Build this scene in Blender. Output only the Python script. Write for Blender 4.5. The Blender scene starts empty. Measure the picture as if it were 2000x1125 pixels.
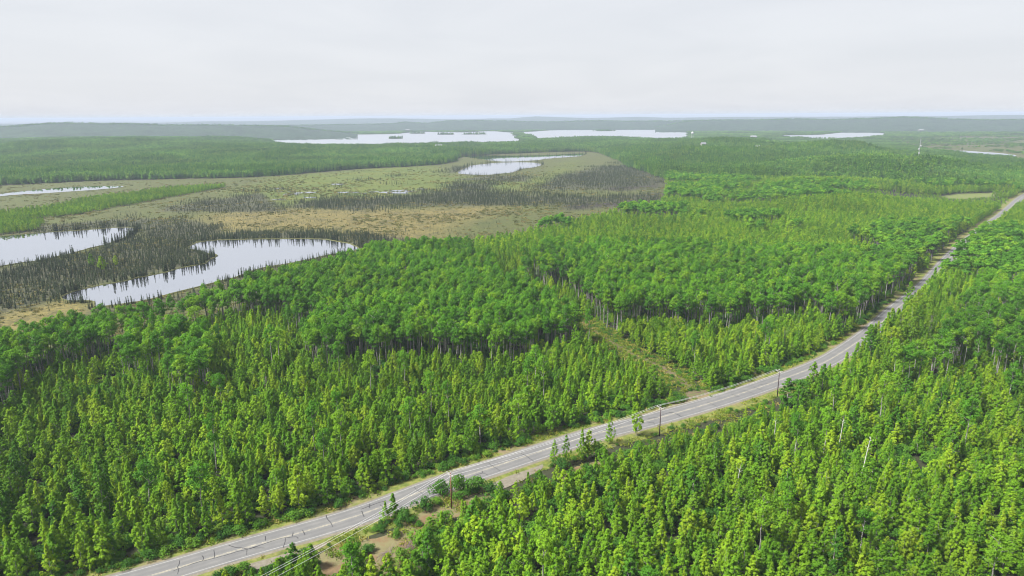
import bpy, math, random
import numpy as np

scene = bpy.context.scene
R = math.radians

# ------------------------------------------------------------------ camera
cam_data = bpy.data.cameras.new("camera")
cam_data.sensor_width = 36.0
cam_data.lens = 24.0
cam_data.clip_start = 1.0
cam_data.clip_end = 120000.0
cam = bpy.data.objects.new("camera", cam_data)
scene.collection.objects.link(cam)
from mathutils import Matrix
cam.matrix_world = Matrix.Translation((0, 0, 90)) @ Matrix.Rotation(R(90 - 14.17), 4, 'X') @ Matrix.Rotation(R(-0.36), 4, 'Z')
scene.camera = cam

# ------------------------------------------------------------------ sky, sun, exposure
SUN_ELEV, SUN_AZ = 52.0, -105.0          # azimuth: degrees clockwise from +Y (the viewing direction)
world = bpy.data.worlds.new("World")
scene.world = world
world.use_nodes = True
wn, wl = world.node_tree.nodes, world.node_tree.links
wn.clear()
w_out = wn.new('ShaderNodeOutputWorld')
w_bg = wn.new('ShaderNodeBackground')
w_bg.inputs['Strength'].default_value = 0.1
w_sky = wn.new('ShaderNodeTexSky')
w_sky.sky_type = 'NISHITA'
w_sky.sun_disc = False
w_sky.sun_elevation = R(SUN_ELEV)
w_sky.sun_rotation = R(SUN_AZ)
w_sky.air_density = 1.0
w_sky.dust_density = 2.0
w_tc = wn.new('ShaderNodeTexCoord')
w_sep = wn.new('ShaderNodeSeparateXYZ')
wl.new(w_tc.outputs['Generated'], w_sep.inputs[0])
# a flat cloud deck: the viewing direction is projected onto a plane overhead, so the cloud pattern stretches towards the horizon
w_zc = wn.new('ShaderNodeMath'); w_zc.operation = 'MAXIMUM'; w_zc.inputs[1].default_value = 0.0
wl.new(w_sep.outputs['Z'], w_zc.inputs[0])
w_za = wn.new('ShaderNodeMath'); w_za.operation = 'ADD'; w_za.inputs[1].default_value = 0.12
wl.new(w_zc.outputs[0], w_za.inputs[0])
w_px = wn.new('ShaderNodeMath'); w_px.operation = 'DIVIDE'
w_py = wn.new('ShaderNodeMath'); w_py.operation = 'DIVIDE'
wl.new(w_sep.outputs['X'], w_px.inputs[0]); wl.new(w_za.outputs[0], w_px.inputs[1])
wl.new(w_sep.outputs['Y'], w_py.inputs[0]); wl.new(w_za.outputs[0], w_py.inputs[1])
w_cmb = wn.new('ShaderNodeCombineXYZ')
wl.new(w_px.outputs[0], w_cmb.inputs[0]); wl.new(w_py.outputs[0], w_cmb.inputs[1])
w_noise = wn.new('ShaderNodeTexNoise')
w_noise.inputs['Scale'].default_value = 0.8
w_noise.inputs['Detail'].default_value = 5.0
w_noise.inputs['Roughness'].default_value = 0.55
w_noise.inputs['Distortion'].default_value = 0.6
wl.new(w_cmb.outputs[0], w_noise.inputs['Vector'])
w_ramp = wn.new('ShaderNodeValToRGB')
w_ramp.color_ramp.elements[0].position = 0.32
w_ramp.color_ramp.elements[0].color = (0.80, 0.824, 0.870, 1)
w_ramp.color_ramp.elements[1].position = 0.66
w_ramp.color_ramp.elements[1].color = (0.86, 0.88, 0.92, 1)
wl.new(w_noise.outputs['Fac'], w_ramp.inputs['Fac'])
w_mix = wn.new('ShaderNodeMix'); w_mix.data_type = 'RGBA'
w_mix.inputs['Factor'].default_value = 0.985
wl.new(w_sky.outputs[0], w_mix.inputs['A'])
wl.new(w_ramp.outputs['Color'], w_mix.inputs['B'])
wl.new(w_mix.outputs['Result'], w_bg.inputs['Color'])
wl.new(w_bg.outputs[0], w_out.inputs['Surface'])

sun_data = bpy.data.lights.new("sun", 'SUN')
sun_data.energy = 1.5
sun_data.angle = R(14)
sun_data.color = (1.0, 0.965, 0.9)
sun = bpy.data.objects.new("sun", sun_data)
scene.collection.objects.link(sun)
az, el = R(SUN_AZ), R(SUN_ELEV)
from mathutils import Vector
to_sun = Vector((math.sin(az) * math.cos(el), math.cos(az) * math.cos(el), math.sin(el)))
sun.rotation_euler = to_sun.to_track_quat('Z', 'Y').to_euler()

vs = scene.view_settings
vs.view_transform = 'Standard'
vs.look = 'None'
vs.exposure = 3.2
vs.gamma = 1.0
vs.use_curve_mapping = False
cy = scene.cycles
cy.max_bounces = 6
cy.diffuse_bounces = 3
cy.glossy_bounces = 2
cy.transmission_bounces = 3
cy.volume_bounces = 0
cy.transparent_max_bounces = 4
cy.caustics_reflective = False
cy.caustics_refractive = False
cy.use_denoising = True
cy.filter_width = 1.05

# ------------------------------------------------------------------ the plan of the place, metres on the ground (x to the east, y ahead)
BOG = [(-825.9,851.7),(-708.5,952.8),(-607.1,1022.6),(-445.2,1053.9),(-368.4,1094.2),(-271.0,1225.6),(-188.2,1281.4),(-120.3,1374.1),(-109.0,1582.0),(2.1,1699.0),(185.2,1774.6),(218.7,1546.7),(210.8,1286.2),(213.3,1099.2),(214.7,990.7),(186.4,839.8),(147.6,688.8),(66.7,587.1),(0.3,500.0),(-49.9,438.8),(-87.4,409.7),(-103.5,375.7),(-126.1,341.2),(-145.0,312.2),(-157.8,277.7),(-172.7,266.8),(-182.2,258.8),(-191.7,243.8),(-197.3,222.3),(-206.9,199.0)]
POND_LEFT = [(-439.6,498.6),(-403.6,532.6),(-387.1,544.0),(-365.7,555.7),(-343.3,567.9),(-325.9,575.4),(-313.3,564.1),(-303.8,538.5),(-297.7,510.7),(-299.3,485.7),(-303.8,457.7),(-312.4,434.4),(-321.3,419.2),(-333.5,372.7)]
POND_MID = [(-230.8,477.6),(-232.5,497.7),(-226.6,506.0),(-212.8,509.8),(-190.0,511.2),(-171.1,512.8),(-151.1,510.9),(-133.5,502.7),(-119.0,489.7),(-108.1,473.5),(-108.5,462.3),(-123.2,448.5),(-135.5,432.2),(-147.0,417.1),(-155.2,404.2),(-160.7,386.7),(-170.1,367.2),(-178.6,349.4),(-185.3,336.2),(-193.7,327.6),(-203.8,323.2),(-210.8,332.8),(-217.8,335.9),(-224.4,336.1),(-233.0,343.4),(-232.9,354.0),(-228.5,365.2),(-219.3,379.4),(-209.4,394.7),(-201.9,411.3),(-195.1,424.6),(-197.5,449.1),(-206.2,458.2),(-218.1,467.7)]
POND_FAR = [(-91.3,1133.0),(-83.9,1210.1),(-70.2,1291.0),(-38.4,1351.5),(1.6,1374.8),(42.0,1366.4),(56.9,1313.9),(42.5,1235.9),(19.1,1201.5),(7.9,1135.7),(-15.1,1096.9),(-43.0,1079.6),(-75.9,1091.7)]
POND_BACK = [(-122.3,1603.8),(-82.7,1641.5),(1.9,1610.9),(85.7,1622.7),(175.3,1678.8),(145.2,1554.6),(90.5,1503.4),(54.7,1436.9),(1.6,1393.4),(-34.9,1412.8),(-70.3,1501.8)]
POND_STRIP = [(-632.2,798.3),(-631.3,846.5),(-621.4,887.5),(-601.5,918.6),(-571.5,937.1),(-532.1,941.6),(-522.1,913.7),(-536.1,888.7),(-561.3,865.7),(-585.3,843.9),(-608.6,815.1),(-601.3,758.1)]
POND_EAST = [(1061.8,1716.2),(1110.9,1710.0),(1116.1,1624.7),(1105.1,1528.6),(1038.8,1440.0),(1029.7,1497.2),(1025.2,1558.4)]
GREEN_STRIP = [(-513.4,643.9),(-486.3,689.5),(-472.6,725.2),(-484.1,770.8),(-465.4,820.6),(-443.6,889.5),(-405.5,940.7),(-379.6,911.6),(-385.0,861.5),(-398.2,795.9),(-411.1,722.2),(-414.6,656.8),(-444.2,627.8),(-469.4,586.6)]
GREEN_LEFT = [(-483.2,604.6),(-449.4,621.6),(-415.2,601.8),(-396.2,570.0),(-401.6,547.0),(-414.1,514.8)]
SP_NORTH = [(-407.2,505.9),(-407.0,573.1),(-384.9,600.6),(-352.2,623.8),(-307.3,628.4),(-241.8,561.3),(-232.4,519.5),(-232.7,481.5),(-262.5,500.8),(-315.2,566.8),(-358.7,558.0),(-405.3,535.0)]
SP_PEN = [(-314.8,385.8),(-313.7,408.7),(-308.0,428.0),(-300.6,447.2),(-293.5,475.8),(-292.8,501.9),(-304.9,545.9),(-262.5,500.8),(-241.1,487.8),(-228.2,471.8),(-213.1,462.0),(-198.9,449.2),(-197.1,427.8),(-206.5,414.3),(-230.5,373.6),(-236.4,346.6),(-235.7,322.1),(-244.4,313.3),(-250.8,302.5)]
SP_MID = [(-245.3,513.2),(-229.0,550.5),(-165.7,548.1),(-111.6,526.6),(-76.8,507.2),(-75.7,474.3),(-102.2,471.4),(-134.6,507.1),(-176.1,516.3),(-214.6,514.3),(-231.5,508.3)]
SP_A = [(-359.7,695.2),(-347.7,749.8),(-333.7,813.3),(-315.0,845.6),(-291.0,821.8),(-240.4,705.5),(-224.9,666.1),(-286.2,668.9),(-346.6,679.2)]
SP_B = [(-229.7,696.9),(-208.4,775.7),(-140.7,787.1),(-63.0,854.5),(0.7,816.3),(59.1,781.3),(115.7,768.2),(175.5,806.4),(158.1,737.4),(81.0,714.8),(0.5,702.0),(-52.4,704.6),(-115.7,703.6),(-149.8,666.3),(-187.3,694.9)]
SP_C = [(-82.0,874.0),(-75.6,933.8),(-27.9,967.7),(-20.1,876.6),(-63.0,854.5)]
SP_D = [(27.7,899.6),(60.6,1001.4),(90.0,1088.9),(142.5,1191.3),(239.4,1340.3),(220.9,1162.0),(214.7,990.7),(182.7,903.4),(97.4,863.2),(39.6,866.7)]
SP_E = [(-76.7,994.6),(-30.9,1078.7),(32.2,1046.4),(22.5,964.3),(-28.3,983.3)]
SP_F = [(-110.6,1124.2),(-108.5,1236.3),(-89.0,1285.9),(-88.4,1210.5),(-94.6,1123.0)]
SP_NEAR = [(-203.4,320.4),(-192.1,324.7),(-176.6,345.1),(-168.1,362.5),(-158.7,381.6),(-153.1,398.6),(-145.0,411.1),(-133.6,425.9),(-121.4,441.7),(-106.2,456.8),(-97.4,456.5),(-90.3,421.5),(-110.6,400.1),(-141.9,367.6),(-156.8,336.5),(-173.5,317.9),(-192.4,303.7)]
TAN = [(-241.7,551.0),(-287.0,614.7),(-284.2,676.3),(-206.2,687.9),(-102.1,683.0),(-25.9,703.3),(0.5,670.5),(-45.2,604.5),(-57.0,502.2),(-74.7,445.3),(-95.4,482.8),(-150.3,552.6)]
TANNEAR = [(-230.3,275.9),(-249.0,319.6),(-237.0,323.9),(-230.4,339.3),(-198.6,318.5),(-197.7,289.6),(-202.9,256.1)]
GREEN = [(-304.1,725.4),(-355.3,884.2),(-349.9,1074.1),(-265.8,1201.7),(-144.8,1318.2),(-85.1,1054.9),(47.7,1045.3),(129.9,1446.3),(75.4,1000.4),(0.8,862.9),(-88.7,856.0),(-141.6,792.2),(-211.0,785.8),(-235.0,713.5)]
PURPLE = [(89.0,909.3),(117.0,1040.3),(167.8,1123.2),(217.1,1119.3),(215.6,974.5),(190.4,876.4),(126.7,843.3)]
PURPLEB = [(53.7,707.7),(85.0,750.5),(175.5,806.4),(158.0,723.9),(103.4,684.9),(50.7,668.1)]
M1 = [(-160.9,174.5),(-155.0,190.1),(-159.9,206.0),(-165.6,224.5),(-155.9,229.1),(-151.5,234.1),(-155.8,258.8),(-148.6,268.9),(-141.4,276.2),(-121.6,292.6),(-110.1,292.4),(-99.4,287.6),(-78.4,276.3),(-82.9,248.0),(-75.4,235.9),(-67.9,235.7),(-52.8,235.5),(-38.9,243.8),(-27.5,245.9),(-19.1,238.0),(-3.0,234.6),(5.6,242.5),(20.7,250.7),(31.5,277.6),(26.5,309.0),(15.8,340.4),(0.0,332.0),(-11.6,384.2),(-33.6,443.7),(-89.7,420.8),(-128.8,348.8),(-148.1,319.1),(-168.7,297.3),(-188.0,291.0),(-204.9,261.2),(-209.4,236.5)]
M1B = [(-146.3,238.2),(-149.7,255.1),(-125.2,254.6),(-110.6,248.5),(-101.7,217.9),(-101.3,205.1),(-120.6,213.8),(-134.8,220.7)]
M2 = [(21.2,342.4),(33.5,319.5),(38.7,290.7),(44.1,273.8),(53.2,282.9),(66.5,282.6),(86.5,275.1),(110.6,281.7),(128.4,292.7),(137.0,279.0),(145.1,275.3),(194.0,333.0),(248.3,404.0),(258.5,424.3),(209.8,392.3),(194.9,426.6),(156.5,410.3),(114.5,429.4),(63.2,413.5),(30.5,398.1),(11.8,383.5),(2.8,356.3)]
M3 = [(121.0,237.7),(164.1,278.4),(219.9,313.4),(281.6,335.9),(181.7,209.0),(159.0,220.5),(136.2,211.9),(120.4,214.3)]
POPLAR = [(-109.8,127.8),(-128.5,143.6),(-127.8,152.7),(-121.8,155.0),(-111.1,152.5),(-95.7,147.6),(-88.7,135.0),(-98.9,131.3)]
FIELD = [(476.7,758.5),(509.8,782.1),(571.3,794.6),(578.2,783.5),(543.4,754.8),(498.5,738.0),(471.4,730.2)]
CLEAR = [(-41.4,125.1),(-40.0,128.5),(-38.4,131.1),(-31.9,132.1),(-27.7,134.0),(-24.0,139.9),(-20.3,144.1),(-15.1,146.3),(-9.0,148.5),(-4.7,149.3),(-5.0,145.5),(-11.7,141.2),(-14.5,139.2),(-17.6,135.2),(-20.2,130.5),(-20.3,123.5),(-20.9,118.7),(-37.2,118.0)]
DIRT2 = [(12.2,158.4),(15.8,162.3),(21.6,165.5),(27.4,167.7),(27.1,165.4),(19.8,161.5),(13.4,156.4)]
PULLOUT_A = [(-58.5,123.9),(-50.4,128.6),(-45.4,132.3),(-41.5,134.5),(-36.6,138.0),(-40.4,130.4),(-43.0,127.5),(-47.8,125.5),(-52.9,121.8)]
PULLOUT_B = [(-6.7,153.6),(-0.3,159.1),(6.5,164.6),(7.8,163.2),(5.0,159.0),(-0.3,154.0),(-5.4,150.7)]
JUNC = [(56.3,205.9),(57.4,211.8),(63.9,214.3),(67.5,209.9),(65.1,204.6),(58.2,200.7)]
LAKE = [(-1079.3,3081.2),(-1059.8,3303.5),(-913.8,3486.2),(-784.9,3597.9),(-571.2,3751.5),(-510.3,4152.6),(-284.4,3964.8),(-116.3,4177.7),(33.3,3821.7),(124.0,4043.6),(292.2,4347.9),(648.7,4394.6),(1142.7,4572.8),(912.0,3592.5),(614.3,2604.9),(259.0,2681.4),(96.0,2526.1),(89.1,2651.4),(100.9,3638.3),(41.9,3600.7),(14.3,2484.5),(3.0,2278.3),(-159.6,2214.7),(-364.1,2082.2),(-456.1,1951.2),(-530.8,1962.3),(-744.1,2315.4)]
LAKE_EAST = [(1172.5,2980.6),(1349.1,3059.8),(1543.9,3326.6),(1693.9,3550.4),(1836.3,3626.9),(1761.8,3370.9),(1612.2,3040.1),(1458.2,2774.6),(1187.7,2522.0),(1094.3,2655.6)]
MARSH_EAST = [(1330.8,2495.2),(1578.0,2683.6),(1828.0,2764.6),(2235.3,2818.6),(936.3,1125.4),(944.6,1274.2),(1015.5,1407.2),(1000.4,1520.2),(1033.6,1670.1),(1115.7,1939.8)]
ROAD = [(-86.9,112.6),(-73.0,119.9),(-58.5,128.2),(-37.0,140.1),(-19.5,153.3),(-0.3,166.1),(21.9,180.5),(41.7,190.8),(65.9,204.5),(87.5,218.5),(110.3,234.7),(126.2,248.8),(151.5,275.1),(181.3,309.8),(225.0,359.2),(272.7,418.2),(314.8,468.9),(392.7,557.5),(450.1,621.4),(532.7,717.9)]
TRAIL = [(64.0,206.6),(60.7,216.6),(57.0,230.0),(51.6,241.1),(46.2,250.8),(41.4,263.2),(37.6,274.0),(34.1,284.8),(29.8,298.9),(25.3,312.5),(19.9,329.3),(14.7,344.6),(8.4,361.4)]
PUDDLES = [(-303.6,887.4),(-299.7,893.6),(-287.3,855.8),(-273.7,855.0),(-258.6,836.7),(-248.9,841.8),(-264.7,820.3),(-260.1,768.7),(-231.3,786.9),(-238.2,944.3),(-204.9,839.3),(-191.5,838.5),(-178.4,826.5),(-169.2,843.0),(-152.3,836.3),(-142.6,853.2),(-133.8,858.7),(-133.8,829.5),(-125.6,846.3),(-114.5,872.9),(-145.0,830.2)]
DEADBIRCH = [(52.1,144.8),(86.6,153.7),(71.5,171.5),(89.4,171.2)]
LONE = [(-261.5,416.0),(-247.6,404.0),(-247.6,418.5)]
CRACKS = [[(-69.8,124.5),(-69.3,123.3),(-69.3,122.4),(-68.8,121.7),(-68.1,120.1)],[(-65.8,126.0),(-65.2,125.4),(-65.0,124.5),(-65.4,124.1),(-67.8,122.5),(-69.5,121.1)],[(-64.2,127.9),(-63.3,126.3),(-63.0,125.2)],[(-61.6,129.6),(-60.0,128.9),(-57.8,128.5),(-57.0,128.2),(-55.9,128.7),(-55.0,129.4)],[(-57.0,128.2),(-59.1,127.2),(-62.9,125.1),(-64.9,124.3)],[(-57.1,128.1),(-56.5,126.2)],[(-55.9,128.6),(-53.5,128.6)],[(-54.8,132.9),(-54.2,131.2)],[(-57.1,128.1),(-51.2,131.9),(-50.0,132.2),(-47.9,132.5),(-47.3,131.8)],[(-50.1,132.0),(-49.7,130.3),(-49.5,128.7)],[(-49.0,134.2),(-48.8,132.7)],[(-47.3,135.1),(-46.2,133.2)],[(-43.5,140.8),(-42.5,139.0),(-41.7,137.9),(-40.8,136.2)],[(-35.6,142.6),(-34.5,140.0)],[(-34.3,145.4),(-34.0,143.8)],[(-35.9,143.2),(-32.4,145.9),(-30.6,146.9)],[(-31.8,145.1),(-30.6,143.6)],[(-24.7,153.2),(-23.9,151.9),(-22.7,150.6),(-22.0,149.6)],[(-6.6,165.0),(-5.2,163.1),(-4.1,161.7),(-3.4,160.5)],[(2.1,170.3),(3.7,168.4),(5.6,165.7)],[(-10.3,158.0),(-8.0,159.6),(-6.6,158.6)],[(-8.0,160.8),(-8.0,159.6)],[(47.3,195.1),(49.6,196.2),(51.8,192.8)],[(62.4,203.8),(64.5,201.0)],[(72.2,209.9),(74.2,207.7)],[(77.6,213.1),(79.9,210.6)],[(81.7,215.8),(83.8,213.1)],[(83.7,217.6),(88.3,219.4)],[(41.0,191.5),(43.8,192.6),(44.4,191.8)],[(45.1,193.7),(49.4,196.1),(51.4,193.0)],[(40.8,189.0),(42.2,189.0),(42.3,187.7)]]
RIDGE_WEST = (3800, [(-0.7574, 70.6), (-0.6749, 64.4), (-0.6288, 64.3), (-0.5991, 76.2), (-0.5737, 79.8), (-0.5371, 73.9), (-0.4987, 72.5), (-0.4528, 68.4), (-0.3985, 64.0), (-0.3609, 60.2), (-0.3091, 50.6), (-0.2693, 33.6), (-0.2146, 10.4)])
RIDGE_LAKE = (5200, [(-0.4113, 34.8), (-0.3611, 42.3), (-0.309, 43.2), (-0.2552, 44.2), (-0.1717, 44.3), (-0.1503, 58.0), (-0.1218, 46.0), (-0.0929, 63.2), (-0.0567, 63.8), (0.0015, 56.4), (0.0452, 51.4), (0.1103, 56.8), (0.1816, 54.9), (0.2442, 56.9), (0.285, 48.9), (0.325, 30.6)])
RIDGE_EAST = (4700, [(0.203, 18.6), (0.2306, 41.0), (0.2579, 59.8), (0.2982, 62.1), (0.3506, 62.6), (0.3885, 66.5), (0.4255, 59.7), (0.4727, 64.8), (0.5065, 72.8), (0.5286, 69.5), (0.5608, 60.4), (0.5916, 57.1), (0.6307, 59.4), (0.6767, 56.2), (0.7595, 53.1)])
RIDGE_FAR = (9500, [(-0.7174, 46.5), (-0.5792, 42.4), (-0.4702, 43.7), (-0.3478, 52.2), (-0.2273, 72.8), (-0.1714, 79.2), (-0.1073, 55.4), (0.0015, 62.2), (0.0379, 80.3), (0.1102, 62.8), (0.1814, 75.4), (0.2372, 56.0), (0.3503, 66.2), (0.4724, 65.9), (0.6301, 68.7), (0.7586, 64.2)])
ISLANDS = [(-480.3, 2897.8), (-185.0, 3505.9), (-327.4, 3491.5), (540.0, 4059.2), (-500.2, 3734.1)]

# ------------------------------------------------------------------ helpers
rng = np.random.default_rng(11)
COL = scene.collection

def tag(o, label=None, category=None, group=None, kind=None):
    if label: o['label'] = label
    if category: o['category'] = category
    if group: o['group'] = group
    if kind: o['kind'] = kind
    return o

def mesh_from(name, verts, faces, mats, face_mat=None, smooth=False):
    me = bpy.data.meshes.new(name)
    me.from_pydata([tuple(map(float, v)) for v in verts], [], [tuple(map(int, q)) for q in faces])
    for m in (mats if isinstance(mats, (list, tuple)) else [mats]):
        me.materials.append(m)
    if face_mat is not None:
        me.polygons.foreach_set('material_index', np.asarray(face_mat, dtype=np.int32))
    if smooth:
        me.polygons.foreach_set('use_smooth', np.ones(len(me.polygons), dtype=bool))
    me.update()
    return me

def obj(name, me, parent=None, loc=None):
    o = bpy.data.objects.new(name, me)
    COL.objects.link(o)
    if parent is not None: o.parent = parent
    if loc is not None: o.location = loc
    return o

def empty(name, loc=(0, 0, 0), rz=0.0, scale=(1, 1, 1)):
    o = bpy.data.objects.new(name, None)
    o.empty_display_size = 0.5
    COL.objects.link(o)
    o.location = loc
    o.rotation_euler = (0, 0, rz)
    o.scale = scale
    return o

class MB:
    """collects verts and faces"""
    def __init__(s): s.v, s.f, s.m = [], [], []
    def add(s, verts, faces, mat=0):
        b = len(s.v)
        s.v += [tuple(map(float, p)) for p in verts]
        s.f += [tuple(b + i for i in q) for q in faces]
        s.m += [mat] * len(faces)
        return s
    def box(s, c, size, mat=0, rz=0.0):
        cx, cy_, cz = c; sx, sy, sz = (k / 2 for k in size)
        ca, sa = math.cos(rz), math.sin(rz)
        vs_ = []
        for z in (-sz, sz):
            for x, y in ((-sx, -sy), (sx, -sy), (sx, sy), (-sx, sy)):
                vs_.append((cx + x * ca - y * sa, cy_ + x * sa + y * ca, cz + z))
        return s.add(vs_, [(3, 2, 1, 0), (4, 5, 6, 7), (0, 1, 5, 4), (1, 2, 6, 5), (2, 3, 7, 6), (3, 0, 4, 7)], mat)
    def tube(s, pts, radii, n=6, mat=0, cap=True):
        pts = [Vector(p) for p in pts]
        rings, fs = [], []
        for i, p in enumerate(pts):
            d = (pts[min(i + 1, len(pts) - 1)] - pts[max(i - 1, 0)]).normalized()
            a = d.cross(Vector((0, 0, 1)))
            if a.length < 1e-3: a = Vector((1, 0, 0))
            a.normalize(); b = d.cross(a)
            for k in range(n):
                t = 2 * math.pi * k / n
                rings.append(p + (a * math.cos(t) + b * math.sin(t)) * radii[i])
        for i in range(len(pts) - 1):
            for k in range(n):
                k2 = (k + 1) % n
                fs.append((i * n + k, i * n + k2, (i + 1) * n + k2, (i + 1) * n + k))
        if cap:
            fs.append(tuple(range(n - 1, -1, -1)))
            fs.append(tuple((len(pts) - 1) * n + k for k in range(n)))
        return s.add(rings, fs, mat)
    def mesh(s, name, mats, smooth=False):
        return mesh_from(name, s.v, s.f, mats, s.m, smooth)

def inpoly(X, Y, poly):
    X = np.asarray(X, float); Y = np.asarray(Y, float)
    ins = np.zeros(X.shape, bool)
    n = len(poly)
    for i in range(n):
        x1, y1 = poly[i]; x2, y2 = poly[(i + 1) % n]
        if y1 == y2: continue
        c = ((y1 > Y) != (y2 > Y)) & (X < (x2 - x1) * (Y - y1) / (y2 - y1) + x1)
        ins ^= c
    return ins

def linedist(X, Y, line, closed=False):
    """distance, along, side (positive on the left of the way) to a polyline"""
    X = np.asarray(X, float); Y = np.asarray(Y, float)
    best = np.full(X.shape, 1e12); along = np.zeros(X.shape); side = np.zeros(X.shape)
    L = list(line) + ([line[0]] if closed else [])
    s0 = 0.0
    for (x1, y1), (x2, y2) in zip(L[:-1], L[1:]):
        dx, dy = x2 - x1, y2 - y1
        l2 = dx * dx + dy * dy
        if l2 < 1e-9: continue
        t = np.clip(((X - x1) * dx + (Y - y1) * dy) / l2, 0, 1)
        d = (X - x1 - t * dx) ** 2 + (Y - y1 - t * dy) ** 2
        m = d < best
        best = np.where(m, d, best)
        l = math.sqrt(l2)
        along = np.where(m, s0 + t * l, along)
        side = np.where(m, np.sign(dx * (Y - y1) - dy * (X - x1)), side)
        s0 += l
    return np.sqrt(best), along, side

def sdist(X, Y, poly, margin=170.0):
    """signed distance to a polygon (negative inside); far away only the distance to its box"""
    X = np.asarray(X, float); Y = np.asarray(Y, float)
    a = np.array(poly); lo, hi = a.min(0), a.max(0)
    out = np.maximum(np.maximum(lo[0] - X, X - hi[0]), np.maximum(lo[1] - Y, Y - hi[1]))
    k = out < margin
    if k.any():
        x, y = X[k], Y[k]
        d, _, _ = linedist(x, y, poly, True)
        out = np.array(out); out[k] = np.where(inpoly(x, y, poly), -d, d)
    return out

def smooth_line(pts, step=3.0, closed=False):
    """Catmull-Rom through the points, resampled"""
    P = [np.array(p, float) for p in pts]
    n = len(P); out = []
    rngi = range(n if closed else n - 1)
    for i in rngi:
        if closed: p0, p1, p2, p3 = P[i - 1], P[i], P[(i + 1) % n], P[(i + 2) % n]
        else: p0, p1, p2, p3 = P[max(i - 1, 0)], P[i], P[i + 1], P[min(i + 2, n - 1)]
        k = max(2, int(np.linalg.norm(p2 - p1) / step))
        for j in range(k):
            t = j / k
            out.append(0.5 * (2 * p1 + (p2 - p0) * t + (2 * p0 - 5 * p1 + 4 * p2 - p3) * t * t + (3 * p1 - p0 - 3 * p2 + p3) * t ** 3))
    if not closed: out.append(P[-1])
    return [(float(a), float(b)) for a, b in out]

_GRID = {}
def vnoise(X, Y, scale, seed=0, octaves=3):
    """cheap value noise, 0..1"""
    out = np.zeros(np.shape(X)); amp = 1.0; tot = 0.0
    for o in range(octaves):
        key = seed * 17 + o
        if key not in _GRID: _GRID[key] = np.random.default_rng(key).random((256, 256))
        g = _GRID[key]
        u = np.asarray(X) / scale * 2 ** o + 1000.3; v = np.asarray(Y) / scale * 2 ** o + 1000.7
        iu = np.floor(u).astype(int); iv = np.floor(v).astype(int)
        fu = u - iu; fv = v - iv
        fu = fu * fu * (3 - 2 * fu); fv = fv * fv * (3 - 2 * fv)
        a = g[iu % 256, iv % 256]; b = g[(iu + 1) % 256, iv % 256]
        c = g[iu % 256, (iv + 1) % 256]; d = g[(iu + 1) % 256, (iv + 1) % 256]
        out += amp * ((a * (1 - fu) + b * fu) * (1 - fv) + (c * (1 - fu) + d * fu) * fv)
        tot += amp; amp *= 0.5
    return out / tot

def sstep(x, a, b):
    t = np.clip((x - a) / (b - a), 0, 1)
    return t * t * (3 - 2 * t)

# ------------------------------------------------------------------ materials
class Mat:
    def __init__(s, name):
        s.m = bpy.data.materials.new(name); s.m.use_nodes = True
        s.n, s.l = s.m.node_tree.nodes, s.m.node_tree.links
        s.n.clear()
        s.out = s.n.new('ShaderNodeOutputMaterial')
        s.b = s.n.new('ShaderNodeBsdfPrincipled')
        s.l.new(s.b.outputs[0], s.out.inputs['Surface'])
        s.b.inputs['Roughness'].default_value = 0.85
        s.b.inputs['Specular IOR Level'].default_value = 0.25
    def node(s, t, **kw):
        n = s.n.new(t)
        for k, v in kw.items():
            if k in n.inputs: n.inputs[k].default_value = v
            else: setattr(n, k, v)
        return n
    def pos(s):
        return s.node('ShaderNodeNewGeometry').outputs['Position']
    def noise(s, scale, detail=4, rough=0.55, vec=None, dist=0.0):
        n = s.node('ShaderNodeTexNoise')
        n.inputs['Scale'].default_value = scale; n.inputs['Detail'].default_value = detail
        n.inputs['Roughness'].default_value = rough; n.inputs['Distortion'].default_value = dist
        s.l.new(vec if vec is not None else s.pos(), n.inputs['Vector'])
        return n.outputs['Fac']
    def ramp(s, fac, stops):
        r = s.node('ShaderNodeValToRGB')
        e = r.color_ramp.elements
        while len(e) < len(stops): e.new(0.5)
        for i, (p, c) in enumerate(stops):
            e[i].position = p; e[i].color = (*c, 1)
        s.l.new(fac, r.inputs['Fac'])
        return r.outputs['Color']
    def mix(s, fac, a, b, blend='MIX'):
        n = s.node('ShaderNodeMix'); n.data_type = 'RGBA'; n.blend_type = blend
        for sock, v in (('Factor', fac), ('A', a), ('B', b)):
            if isinstance(v, (int, float)): n.inputs[sock].default_value = v
            elif isinstance(v, tuple): n.inputs[sock].default_value = (*v, 1)
            else: s.l.new(v, n.inputs[sock])
        return n.outputs['Result']
    def math(s, op, a, b=0.0):
        n = s.node('ShaderNodeMath'); n.operation = op
        for i, v in enumerate((a, b)):
            if isinstance(v, (int, float)): n.inputs[i].default_value = v
            else: s.l.new(v, n.inputs[i])
        return n.outputs[0]
    def attr(s, name):
        n = s.node('ShaderNodeAttribute'); n.attribute_name = name
        return n.outputs['Fac']
    def color(s, c):
        if isinstance(c, tuple): s.b.inputs['Base Color'].default_value = (*c, 1)
        else: s.l.new(c, s.b.inputs['Base Color'])
        return s
    def bump(s, h, strength=0.4, dist=0.1):
        n = s.node('ShaderNodeBump'); n.inputs['Strength'].default_value = strength; n.inputs['Distance'].default_value = dist
        s.l.new(h, n.inputs['Height']); s.l.new(n.outputs[0], s.b.inputs['Normal'])
        return s

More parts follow.
